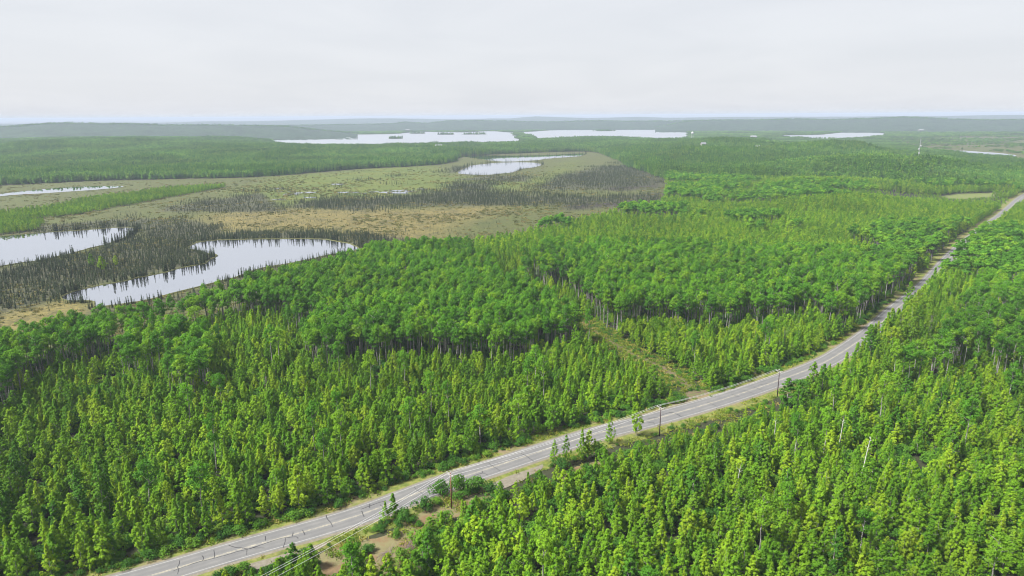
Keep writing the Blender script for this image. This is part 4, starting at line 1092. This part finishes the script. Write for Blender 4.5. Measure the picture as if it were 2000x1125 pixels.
hs = np.where(d[k] < 13, rng.uniform(.35, .95, k.sum()), rng.uniform(.6, 1.3, k.sum()))
hs = np.where((side[k] < 0) & (d[k] < 14) & (s[k] > 150) & (s[k] < 270), hs * .6, hs)
hs = np.where((dt[k] < 12) & (d[k] > 7), rng.uniform(.25, .55, k.sum()), hs)
put('shrub', X[k], Y[k], hs, hs * rng.uniform(.85, 1.35, k.sum()), 6, .05)

BED = {k: [np.concatenate(z) for z in zip(*v)] for k, v in beds.items() if v}

# ------------------------------------------------------------------ trees one can pick out: individuals
def where_words(x, y):
    d, s, side = (float(q[0]) for q in linedist(np.array([x]), np.array([y]), ROADL))
    dt = float(linedist(np.array([x]), np.array([y]), TRAILC)[0][0])
    u, v, _ = view(np.array([[x, y, 5.0]])); u, v = float(u[0]), float(v[0])
    cols = ('at left edge', 'far left', 'left', 'left of centre', 'just left of centre', 'centre', 'just right of centre', 'right of centre', 'right', 'far right', 'at right edge')
    col_w = cols[int(np.clip((u + 1) / 2 * 11, 0, 10))]
    rows = ('bottom edge', 'lowest rows', 'low down', 'lower third', 'below middle', 'mid height', 'above middle', 'upper rows')
    row_w = rows[int(np.clip((v + 1) / .95 * 8, 0, 7))]
    if side < 0: side_w = 'by south road edge' if d < 14 else 'south of road'
    elif dt < 9: side_w = 'beside dirt trail'
    else: side_w = 'by north road edge' if d < 13 else 'north of road'
    return f'{side_w}, {row_w}, {col_w}'

def tone_words(h, hmid, wr):
    a_ = 'tallest' if h > hmid * 1.25 else 'tall' if h > hmid * 1.07 else 'middling' if h > hmid * .88 else 'short' if h > hmid * .65 else 'very low'
    b_ = 'slender' if wr < .9 else 'full' if wr > 1.12 else 'even'
    return a_, b_
ORD = ('first', 'second', 'third', 'fourth', 'fifth', 'sixth', 'seventh', 'eighth', 'ninth', 'tenth', 'eleventh', 'twelfth', 'thirteenth', 'fourteenth', 'fifteenth', 'sixteenth', 'seventeenth', 'eighteenth', 'nineteenth', 'twentieth', 'twenty-first', 'twenty-second', 'twenty-third', 'twenty-fourth', 'twenty-fifth', 'twenty-sixth', 'twenty-seventh', 'twenty-eighth', 'twenty-ninth', 'thirtieth')
def individual(name, kind, x, y, z, rz, S, fi, label, category, group):
    tm, cm, _, H, rad = FORMS[kind][fi]
    o = empty(name, (x, y, z), rz, tuple(float(q) for q in S))
    obj('trunk' if kind != 'shrub' else 'stems', tm, o)
    obj('crown' if kind != 'grey_spruce' else 'twigs', cm, o)
    return tag(o, label, category, group)

SPECS = (('young_birch', 'young_birch_tree', 'birch tree', 300, 'pointed young birch', 'young birches'),
         ('young_aspen', 'young_aspen_tree', 'aspen tree', 300, 'blunt oval young aspen', 'young aspens'),
         ('tall_aspen', 'tall_aspen_tree', 'aspen tree', 300, 'round topped mature aspen', 'mature aspens'),
         ('poplar', 'balsam_poplar_tree', 'poplar tree', 120, 'broad dark poplar', 'dark poplars'),
         ('shrub', 'alder_shrub', 'shrub', 300, 'rounded leafy shrub', 'alder and willow shrubs'),
         ('black_spruce', 'black_spruce_tree', 'spruce tree', 300, 'dark spruce', 'black spruces on the bog'),
         ('grey_spruce', 'dead_spruce_tree', 'dead tree', 40, 'leafless grey spruce', 'dead grey spruces'))
REST = {}
for kind, name, cat, nmax, what, grp in SPECS:
    X, Y, Z, RZ_, S, I = BED[kind]
    pick = take_individuals(kind, X, Y, Z, S, I, nmax)
    hm = float(np.median(S[pick, 2])) if len(pick) else 1
    labs = {}
    for i in pick:
        a_, b_ = tone_words(S[i, 2], hm, S[i, 0] / S[i, 2])
        if kind == 'black_spruce':
            u, v, _ = view(np.array([[X[i], Y[i], 3.0]])); dm = float(sdist(X[i:i + 1], Y[i:i + 1], PONDS['mid'])[0]); dl = float(sdist(X[i:i + 1], Y[i:i + 1], PONDS['left'])[0])
            wh = 'on hooked pond shore' if dm < 6 else 'on edge pond shore' if dl < 6 else 'on spit between ponds' if inpoly(X[i:i + 1], Y[i:i + 1], SP_PEN)[0] else 'between pond and wood' if inpoly(X[i:i + 1], Y[i:i + 1], SP_NEAR)[0] else 'on open bog'
            side_ = ('at left edge', 'near left edge', 'far left', 'left', 'inner left', 'halfway left', 'left of centre', 'near centre', 'centre')[int(np.clip((u[0] + 1) * 11, 0, 8))] + (', lower row', ', low row', ', middle row', ', upper row', ', top row')[int(np.clip((v[0] + .12) / .3 * 5, 0, 4))]
            lab = f'{a_} {b_} {what} {wh}, {side_}'
        else: lab = f'{a_} {b_} {what} {where_words(X[i], Y[i])}'
        labs.setdefault(lab, []).append(i)
    for lab, mem in labs.items():
        uu = view(np.stack([X[mem], Y[mem], np.full(len(mem), 5.0)], 1))[0]
        for rank, q in enumerate(np.argsort(uu)):
            i = mem[q]
            full = lab + (f', {ORD[rank]} from left' if 1 < len(mem) <= len(ORD) else '')
            for cut in (' even', 'round topped ', 'blunt oval ', 'well ', 'middling ', 'leafy ', 'pointed ', 'dark '):
                if len(full.replace(',', ' ').split()) > 16: full = full.replace(cut, '')
            individual(name, kind, X[i], Y[i], Z[i], RZ_[i], S[i], int(I[i]), full, cat, grp)
    rest = np.ones(len(X), bool); rest[pick] = False
    REST[kind] = [q[rest] for q in BED[kind]]

def rest_stuff(kind, name, label, category):
    X, Y, Z, RZ_, S, I = REST[kind]
    if len(X): stuff(name, np.stack([X, Y, Z], 1), RZ_, S, I, [f[2] for f in FORMS[kind]], label, category)
rest_stuff('young_birch', 'young_birch_forest', 'dense stands of bright green young birch on both sides of the road', 'forest')
rest_stuff('young_aspen', 'young_aspen_forest', 'dense stands of oval young aspen on both sides of the road', 'forest')
rest_stuff('tall_aspen', 'tall_aspen_forest', 'mature aspen wood between the young stands and the bog', 'forest')
rest_stuff('poplar', 'balsam_poplar_forest', 'scattered dark poplars among the young stands', 'forest')
rest_stuff('shrub', 'shrub_undergrowth', 'leafy undergrowth of low shrubs beneath and beside the trees', 'undergrowth')
rest_stuff('black_spruce', 'black_spruce_forest', 'dark thin black spruces spread over the bog', 'forest')
rest_stuff('grey_spruce', 'dead_spruce_forest', 'scattered bare grey spruces deep in the forest', 'forest')
for key, forms, name, lab in (('mid_birch', MID_BIRCH, 'middle_birch_forest', 'bright young woods in the middle distance'), ('mid_aspen', MID_ASPEN, 'middle_aspen_forest', 'rounded mature woods in the middle distance')):
    X, Y, Z, RZ_, S, I = BED[key]
    stuff(name, np.stack([X, Y, Z], 1), RZ_, S, I, forms, lab, 'forest')
X, Y, Z, RZ_, S, I = BED['far']
hp_, ip_ = HILL_PTS, np.array(ISLET_PTS)
k = rng.random(len(hp_)) < min(1, 42000 / max(1, len(hp_))); hp_ = hp_[k]
n1_, n2_ = len(hp_), len(ip_)
P_ = np.concatenate([np.stack([X, Y, Z], 1), hp_, ip_])
w_ = rng.uniform(1.5, 2.6, n1_); h_ = rng.uniform(.5, .9, n1_)
S = np.concatenate([S, np.stack([w_, w_, h_], 1), np.stack([np.full(n2_, 1.3)] * 2 + [rng.uniform(.4, .95, n2_)], 1)])
RZ_ = np.concatenate([RZ_, rng.uniform(0, 6.28, n1_ + n2_)]); I = np.concatenate([I, rng.integers(0, 8, n1_ + n2_)])
stuff('distant_forest', P_, RZ_, S, np.where(np.arange(len(I)) < len(I) - n1_ - n2_, I, 8 + I % 3), FAR_CLUMP + FAR_DARK, 'distant green woods fading to blue beyond the bog', 'forest')
X, Y, Z, RZ_, S, I = BED['far_dark']
stuff('distant_dark_forest', np.stack([X, Y, Z], 1), RZ_, S, I, FAR_DARK, 'darker patches of distant spruce and poplar wood', 'forest')

# sedge tussocks and dwarf birch over the bog
X1, Y1 = jgrid(255, 560, 2.1); X2, Y2 = jgrid(560, 1350, 3.8)
X, Y = np.concatenate([X1, X2]), np.concatenate([Y1, Y2]); far_ = np.concatenate([np.zeros(len(X1)), np.ones(len(X2))])
k = (sdist(X, Y, BOG) < -1) & (rng.random(len(X)) < .05 + .4 * sstep(vnoise(X, Y, 50, 151), .42, .68)) & (rng.random(len(X)) < sstep(np.hypot(X, Y), 1350, 800))
for q in PONDS.values(): k &= sdist(X, Y, q) > .6
n = k.sum(); hs = rng.uniform(.5, 1.2, n) * (1 + .6 * far_[k])
stuff('bog_sedge_vegetation', np.stack([X[k], Y[k], np.full(n, .02)], 1), rng.uniform(0, 6.28, n), np.stack([hs * 1.5, hs * 1.5, hs], 1), rng.integers(0, 4, n), SEDGE, 'brown and olive sedge tussocks and dwarf shrubs covering the bog', 'sedge')

# grass on the verge, trail and clearing
X, Y = jgrid(95, 330, .95)
d, s, side = linedist(X, Y, ROADL); dt = linedist(X, Y, TRAILC)[0]
w = vnoise(X, Y, 6, 131)
p = np.where((d > 5.3) & (d < 10), .55 * sstep(w, .3, .6), 0)
p = np.where((side < 0) & (d > 5.6) & (d < 17) & (s < 260), .4 * sstep(w, .3, .65), p)
p = np.where((dt > .5) & (dt < 8) & (d > 6), .6, p)
p = np.where(inpoly(X, Y, CLEAR), .5 * sstep(w, .3, .6), p)
p = np.where(inpoly(X, Y, JUNC) | inpoly(X, Y, PULLOUT_A) | inpoly(X, Y, PULLOUT_B), 0.02, p)
k = rng.random(len(X)) < p
n = k.sum(); hs = rng.uniform(.6, 1.6, n)
stuff('verge_grass', np.stack([X[k], Y[k], np.full(n, .06)], 1), rng.uniform(0, 6.28, n), np.stack([hs, hs, hs * rng.uniform(.6, 1.1, n)], 1), rng.integers(0, 4, n), TUFT, 'rough grass and weeds along the road, trail and clearing', 'grass')

# ------------------------------------------------------------------ single trees by the road and on the bog
def single(name, kind, x, y, h, w, fi, label, cat, group=None):
    H = FORMS[kind][fi][3]; rad = FORMS[kind][fi][4]
    return individual(name, kind, x, y, 0.0, rng.random() * 6.28, (w / rad, w / rad, h / H), fi, label, cat, group)
single('roadside_birch_tree', 'young_birch', 27.1, 175.7, 9.6, 1.75, 3, 'slim pointed birch standing alone in front of the road, left of the dark pole', 'birch tree')
single('roadside_birch_tree', 'young_aspen', 35.7, 180.6, 10.4, 2.1, 1, 'olive green birch with open crown, next to the dark utility pole', 'birch tree')
single('roadside_birch_tree', 'young_birch', 10.9, 164.3, 7.2, 1.5, 2, 'first birch of the roadside clump, nearest the gravel pullout', 'birch tree')
single('roadside_birch_tree', 'young_birch', 14.0, 164.0, 8.6, 1.5, 6, 'slim second birch of the roadside clump before the road', 'birch tree')
single('roadside_birch_tree', 'young_birch', 18.4, 166.2, 9.6, 1.7, 1, 'tallest birch of the roadside clump before the road', 'birch tree')
single('roadside_birch_tree', 'young_aspen', 20.4, 167.4, 8.6, 1.6, 4, 'fourth birch of the roadside clump, beside its dark round bush', 'birch tree')
single('willow_shrub', 'shrub', 23.0, 168.3, 5.2, 2.8, 1, 'large dark round willow ending the roadside birch clump', 'shrub')
single('willow_shrub', 'shrub', 12.6, 162.6, 3.2, 2.2, 2, 'dark bush at the foot of the roadside birch clump', 'shrub')
single('willow_shrub', 'shrub', -17.6, 149.4, 5.0, 2.2, 0, 'tall leafy willow behind the red brown utility pole', 'shrub')
single('willow_shrub', 'shrub', -13.2, 150.4, 6.0, 2.3, 3, 'tallest willow just right of the red brown pole', 'shrub')
single('willow_shrub', 'shrub', -9.0, 151.6, 4.4, 2.3, 4, 'round dark willow between the red brown pole and the pullout', 'shrub')
single('willow_shrub', 'shrub', -5.8, 150.8, 3.4, 1.9, 5, 'low willow at the end of the pole side thicket', 'shrub')
single('roadside_birch_tree', 'young_birch', -27.4, 139.4, 6.6, 1.5, 0, 'small pointed birch between road and clearing', 'birch tree')
single('roadside_birch_tree', 'young_birch', -29.2, 138.2, 5.2, 1.4, 5, 'lower birch beside the small pointed one above the clearing', 'birch tree')
single('willow_shrub', 'shrub', -25.0, 138.6, 3.6, 2.0, 2, 'dark bush under the small birch above the clearing', 'shrub')
single('willow_shrub', 'shrub', -20.8, 143.2, 4.2, 2.0, 1, 'round green willow above the orange soil of the clearing', 'shrub')
single('roadside_poplar_tree', 'poplar', -45.4, 122.8, 5.2, 1.4, 0, 'dark young poplar before the gravel pullout', 'poplar tree')
single('roadside_poplar_tree', 'poplar', -41.6, 122.0, 5.8, 1.4, 2, 'dark young poplar at the left end of the clearing', 'poplar tree')
single('roadside_poplar_tree', 'poplar', 87.0, 201.0, 9.4, 3.2, 1, 'big dark broad poplar hiding the foot of the third utility pole', 'poplar tree')
single('roadside_poplar_tree', 'poplar', 92.5, 203.5, 7.0, 2.4, 3, 'second dark poplar pressed against the big one by the third pole', 'poplar tree')
for i, ((x, y), h, lab) in enumerate(zip(LONE, (8.5, 9.5, 7.0), ('narrow bright birch alone among dark spruces, left one', 'brightest birch among the dark spruces of the spit', 'small dull birch among dark spruces, right one'))):
    single('lone_birch_tree', 'young_aspen', x, y, h, (2.0, 3.0, 1.9)[i], i, lab, 'birch tree')

# bare white birches leaning in the southern stand
for i, ((x, y), lean, h, lab) in enumerate(zip(DEADBIRCH, ((1.6, .5), (1.9, .8), (.5, .4), (1.0, .5)), (11.5, 12.5, 11.0, 11.0),
        ('dying white birch leaning right, with a torn yellow top, low right of centre', 'longest bare white birch trunk leaning right in the southern stand', 'upright white birch with a small drooping crown below the third pole', 'short white birch stem showing under a wide crown at the right'))):
    rg = np.random.default_rng(1200 + i)
    o = empty('leaning_birch_tree', (x, y, 0)); tag(o, lab, 'birch tree', 'white birches in the southern stand')
    mb = MB(); top = np.array([lean[0], lean[1], h])
    mb.tube([(0, 0, -.3), top * .35 + np.array([.1, 0, 0]), top * .7, top], [.13, .12, .09, .05], 7)
    for q in range(7):
        b = top * (.72 + .04 * q); ph = q * 2.4
        mb.tube([b, b + np.array([math.cos(ph) * .8, math.sin(ph) * .8, .5])], [.06, .02], 4)
    obj('trunk', mb.mesh('leaning_birch_trunk', [M['white_bark']]), o)
    lobes = [(top[0] + rg.normal(0, .5), top[1] + rg.normal(0, .5), top[2] + rg.uniform(-1.0, .6), rg.uniform(.45, .8)) for _ in range(6 if i != 1 else 3)]
    cb = MB(); cb.add(*crown_lobes(rg, lobes, 46, .26)); obj('crown', cb.mesh('leaning_birch_crown', [M['birch_leaf']]), o)

# ------------------------------------------------------------------ power line
POLES = [(-58.5, 92.5), (-14.6, 143.8), (42.3, 180.6), (86.8, 208.4)]
pole_lab = ['wooden utility pole carrying the wires out of the picture', 'red brown utility pole beside the clearing', 'dark utility pole in front of the road past the roadside birches', 'third utility pole rising behind the big dark poplar', 'fourth utility pole half hidden along the bend', 'fifth utility pole far along the road bend']
heads = []
for i, (x, y) in enumerate(POLES):
    a_ = POLES[min(i + 1, len(POLES) - 1)]; b_ = POLES[max(i - 1, 0)]
    dirv = np.array(a_) - np.array(b_); dirv = dirv / np.linalg.norm(dirv); nx, ny = -dirv[1], dirv[0]
    heads.append((nx, ny))
    if i == 0: continue
    Hp = 9.4
    o = empty('utility_pole', (x, y, 0)); tag(o, pole_lab[i], 'utility pole', 'utility poles along the road')
    mb = MB(); mb.tube([(0, 0, -.5), (0, 0, 4), (0, 0, Hp)], [.17, .15, .115], 9)
    obj('post', mb.mesh('pole_post', [M['pole_red'] if i == 1 else M['pole_dark']], True), o)
    rz = math.atan2(ny, nx)
    mb = MB(); mb.box((0, .16, Hp - .45), (2.6, .12, .15), rz=0)
    ca, sa = math.cos(rz), math.sin(rz)
    v = [(px * ca - py * sa, px * sa + py * ca, pz) for px, py, pz in mb.v]; mb.v = v
    obj('crossarm', mb.mesh('pole_crossarm', [M['timber']]), o)
    for sgn in (-1, 1):
        mb = MB(); mb.tube([(sgn * .08, .16, Hp - 1.15), (sgn * .75, .16, Hp - .5)], [.035, .035], 5)
        mb.v = [(px * ca - py * sa, px * sa + py * ca, pz) for px, py, pz in mb.v]
        obj('brace', mb.mesh('pole_brace', [M['steel']]), o)
    for off in (-1.15, 1.15, 0.0):
        zt = Hp - .37 if off else Hp
        mb = MB(); yy = .16 if off else 0
        mb.tube([(off, yy, zt), (off, yy, zt + .1), (off, yy, zt + .13), (off, yy, zt + .26)], [.03, .03, .085, .06], 7)
        mb.v = [(px * ca - py * sa, px * sa + py * ca, pz) for px, py, pz in mb.v]
        obj('insulator', mb.mesh('pole_insulator', [M['porcelain']]), o)
def wire(i, off, lab):
    Hp = 9.4
    def att(k):
        nx, ny = heads[k]; z = Hp - .1 if off else Hp + .28
        if off == 'low': return np.array([POLES[k][0] + nx * .18, POLES[k][1] + ny * .18, Hp - 2.2])
        dx, dy = -ny, nx
        return np.array([POLES[k][0] + nx * off + (dx * .16 if off else 0), POLES[k][1] + ny * off + (dy * .16 if off else 0), z])
    p0, p1 = att(i), att(i + 1)
    pts = []
    for t in np.linspace(0, 1, 19):
        p = p0 + (p1 - p0) * t; p[2] -= 4 * 1.0 * t * (1 - t); pts.append(p)
    mb = MB(); mb.tube(pts, [.03] * len(pts), 4)
    tag(obj('power_wire', mb.mesh('power_wire', [M['wire']])), lab, 'wire', 'wires of the roadside power line')
span = ['running from the red brown pole out of the picture bottom', 'between the red brown pole and the dark pole', 'between the dark pole and the third pole', 'between the third and fourth poles', 'between the fourth and fifth poles']
for i in range(len(POLES) - 1):
    for off, w_ in ((-1.15, 'near outer wire'), (0.0, 'upper middle wire'), (1.15, 'road side outer wire')):
        wire(i, off, f'{w_} {span[i]}')

# ------------------------------------------------------------------ brush heap and logs on the clearing
for i, (x, y, n_, lab) in enumerate(((-22.6, 128.5, 34, 'grey heap of cut branches at the clearing edge below the orange soil'), (-26.5, 126.0, 20, 'small heap of dry sticks on the tan clearing'))):
    rg = np.random.default_rng(1300 + i)
    mb = MB()
    for _ in range(n_):
        a_ = rg.normal(.9, .5); L = rg.uniform(1, 3.2); cx, cy_ = rg.normal(0, .8), rg.normal(0, 1.2); z = .15 + rg.random() * .5
        mb.tube([(cx - math.cos(a_) * L / 2, cy_ - math.sin(a_) * L / 2, z - .1), (cx + math.cos(a_) * L / 2, cy_ + math.sin(a_) * L / 2, z + rg.uniform(0, .4))], [.05, .02], 4)
    o = obj('brush_heap', mb.mesh('brush_heap', [M['twig']]), loc=(x, y, .05)); tag(o, lab, 'brush heap', kind='stuff')
for i, (x, y, a_, L, lab) in enumerate(((70.5, 219.5, .2, 5.0, 'fallen pale log beside the trail mouth'), (66.0, 224.0, -.5, 4.0, 'second fallen log deeper beside the trail mouth'))):
    mb = MB(); mb.tube([(-L / 2 * math.cos(a_), -L / 2 * math.sin(a_), .2), (0, 0, .24), (L / 2 * math.cos(a_), L / 2 * math.sin(a_), .22)], [.2, .17, .12], 8)
    tag(obj('fallen_log', mb.mesh('fallen_log', [M['white_bark']], True), loc=(x, y, 0.1)), lab, 'log', 'fallen logs')

# ------------------------------------------------------------------ radio mast and far houses
x0, y0 = 652.0, 1110.0
z0 = float(height(np.array([x0]), np.array([y0]))[0])
o = empty('radio_mast', (x0, y0, z0)); tag(o, 'slender radio mast with three white dish drums rising from the eastern woods', 'mast')
mb = MB(); Ht = 46.0
for q in range(3):
    t = q * 2.094
    mb.tube([(1.1 * math.cos(t), 1.1 * math.sin(t), -1), (.5 * math.cos(t), .5 * math.sin(t), Ht)], [.12, .09], 5)
for q in range(22):
    za, zb_ = Ht * q / 22, Ht * (q + 1) / 22
    for e in range(3):
        t1, t2 = e * 2.094, (e + 1) * 2.094; ra, rb = 1.1 - .6 * za / Ht, 1.1 - .6 * zb_ / Ht
        mb.tube([(ra * math.cos(t1), ra * math.sin(t1), za), (rb * math.cos(t2), rb * math.sin(t2), zb_)], [.05, .05], 4)
obj('lattice', mb.mesh('mast_lattice', [M['steel']]), o)
mb = MB(); mb.tube([(0, 0, Ht), (0, 0, Ht + 5)], [.1, .05], 5); obj('antenna_rod', mb.mesh('mast_rod', [M['steel']]), o)
for q, (dx, dz) in enumerate(((.9, 36), (-1.5, 31), (-.6, 24.5))):
    mb = MB(); mb.tube([(dx, -1.0, dz), (dx, -1.7, dz), (dx, -1.9, dz)], [1.35, 1.35, 1.0], 14)
    obj('dish_drum', mb.mesh('mast_dish', [M['white_metal']], False), o)

def house(x, y, L, W, hw, hr, rz, lab, lift=0.0):
    L, W, hr, lift = L * .7, W * .7, hr * .7, lift * .6
    z = float(height(np.array([x]), np.array([y]))[0]) + lift
    o = empty('house', (x, y, z), rz); tag(o, lab, 'house', 'far houses in the woods')
    mb = MB(); mb.box((0, 0, hw / 2), (L, W, hw))
    mb.add([(-L / 2, -W / 2, hw), (-L / 2, W / 2, hw), (-L / 2, 0, hw + hr - .2), (L / 2, -W / 2, hw), (L / 2, W / 2, hw), (L / 2, 0, hw + hr - .2)], [(0, 2, 1), (3, 4, 5)])
    obj('wall', mb.mesh('house_wall', [M['siding']]), o)
    e = .6
    mb = MB()
    for sg in (-1, 1):
        a1 = (-L / 2 - e, sg * (W / 2 + e), hw - .25); a2 = (L / 2 + e, sg * (W / 2 + e), hw - .25); b1 = (-L / 2 - e, 0, hw + hr); b2 = (L / 2 + e, 0, hw + hr)
        up = lambda p: (p[0], p[1], p[2] + .18)
        mb.add([a1, a2, b2, b1, up(a1), up(a2), up(b2), up(b1)], [(0, 1, 2, 3), (4, 5, 6, 7), (0, 1, 5, 4), (1, 2, 6, 5), (2, 3, 7, 6), (3, 0, 4, 7)])
    rf = obj('roof', mb.mesh('house_roof', [M['metal_roof']]), o)
    mb = MB(); mb.box((L * .25, 0, hw + hr + .3), (.7, .7, 1.6)); obj('chimney', mb.mesh('house_chimney', [M['siding']]), rf)
    for q in range(4):
        mb = MB(); mb.box((-L / 2 + L * (q + .6) / 4.2, -W / 2 - .03, hw * .55), (1.3, .06, 1.2)); obj('window', mb.mesh('house_window', [M['glass']]), o)
    mb = MB(); mb.box((L * .02, -W / 2 - .03, 1.05), (1.0, .07, 2.1)); obj('door', mb.mesh('house_door', [M['white_metal']]), o)
house(632, 1585, 22, 12, 7.0, 5, .2, 'house with long pale roof in the eastern woods, right one of three', 8)
house(525, 1478, 24, 12, 7.0, 5, -.1, 'house with brightest long roof in the eastern woods, lowest of three', 7)
house(430, 1560, 16, 10, 7.0, 5, .4, 'house with small pale roof in the eastern woods, left one of three', 7)
house(860, 2480, 30, 16, 8, 6, .1, 'pale house below the eastern lake arm', 8)
house(1950, 3330, 40, 18, 8, 6, .3, 'white lodge on the flats right of the eastern lake arm', 6)
house(2080, 3420, 30, 16, 8, 6, -.2, 'second white building on the flats past the lodge', 6)
house(-190, 1830, 24, 13, 7, 5, .1, 'pale house in the woods left of the long thin pond', 7)
house(-960, 3700, 34, 18, 8, 6, .1, 'white shore house below the ridge, west end of the lake', 5)
house(-620, 4200, 34, 18, 8, 6, .2, 'white shore house on the far lake bank under the low hills', 5)
x0, y0 = 672.0, 2590.0
z0 = float(height(np.array([x0]), np.array([y0]))[0])
o = empty('water_tower', (x0, y0, z0)); tag(o, 'white water tower poking out of the woods below the lake', 'tower')
mb = MB()
for q in range(4):
    t = q * 1.5708 + .78; mb.tube([(4 * math.cos(t), 4 * math.sin(t), -1), (3 * math.cos(t), 3 * math.sin(t), 20)], [.4, .35], 6)
obj('support', mb.mesh('tower_support', [M['steel']]), o)['kind'] = 'stuff'
mb = MB(); mb.tube([(0, 0, 19), (0, 0, 20), (0, 0, 26), (0, 0, 28.5)], [2.5, 4.5, 4.5, .6], 16); obj('tank', mb.mesh('tower_tank', [M['white_metal']], True), o)

# ------------------------------------------------------------------ haze
mb = MB(); mb.box((0, 14000, 49), (64000, 60000, 106))
hz = bpy.data.materials.new('haze_air'); hz.use_nodes = True
hn, hl = hz.node_tree.nodes, hz.node_tree.links; hn.clear()
ho = hn.new('ShaderNodeOutputMaterial'); pv = hn.new('ShaderNodeVolumePrincipled')
pv.inputs['Color'].default_value = (0.47, 0.545, 0.675, 1)
pv.inputs['Density'].default_value = 1.25e-4
pv.inputs['Anisotropy'].default_value = 0.0
hl.new(pv.outputs[0], ho.inputs['Volume'])
tag(obj('haze', mb.mesh('haze', [hz])), 'thin pale haze filling the air over the whole landscape', 'haze', kind='stuff')
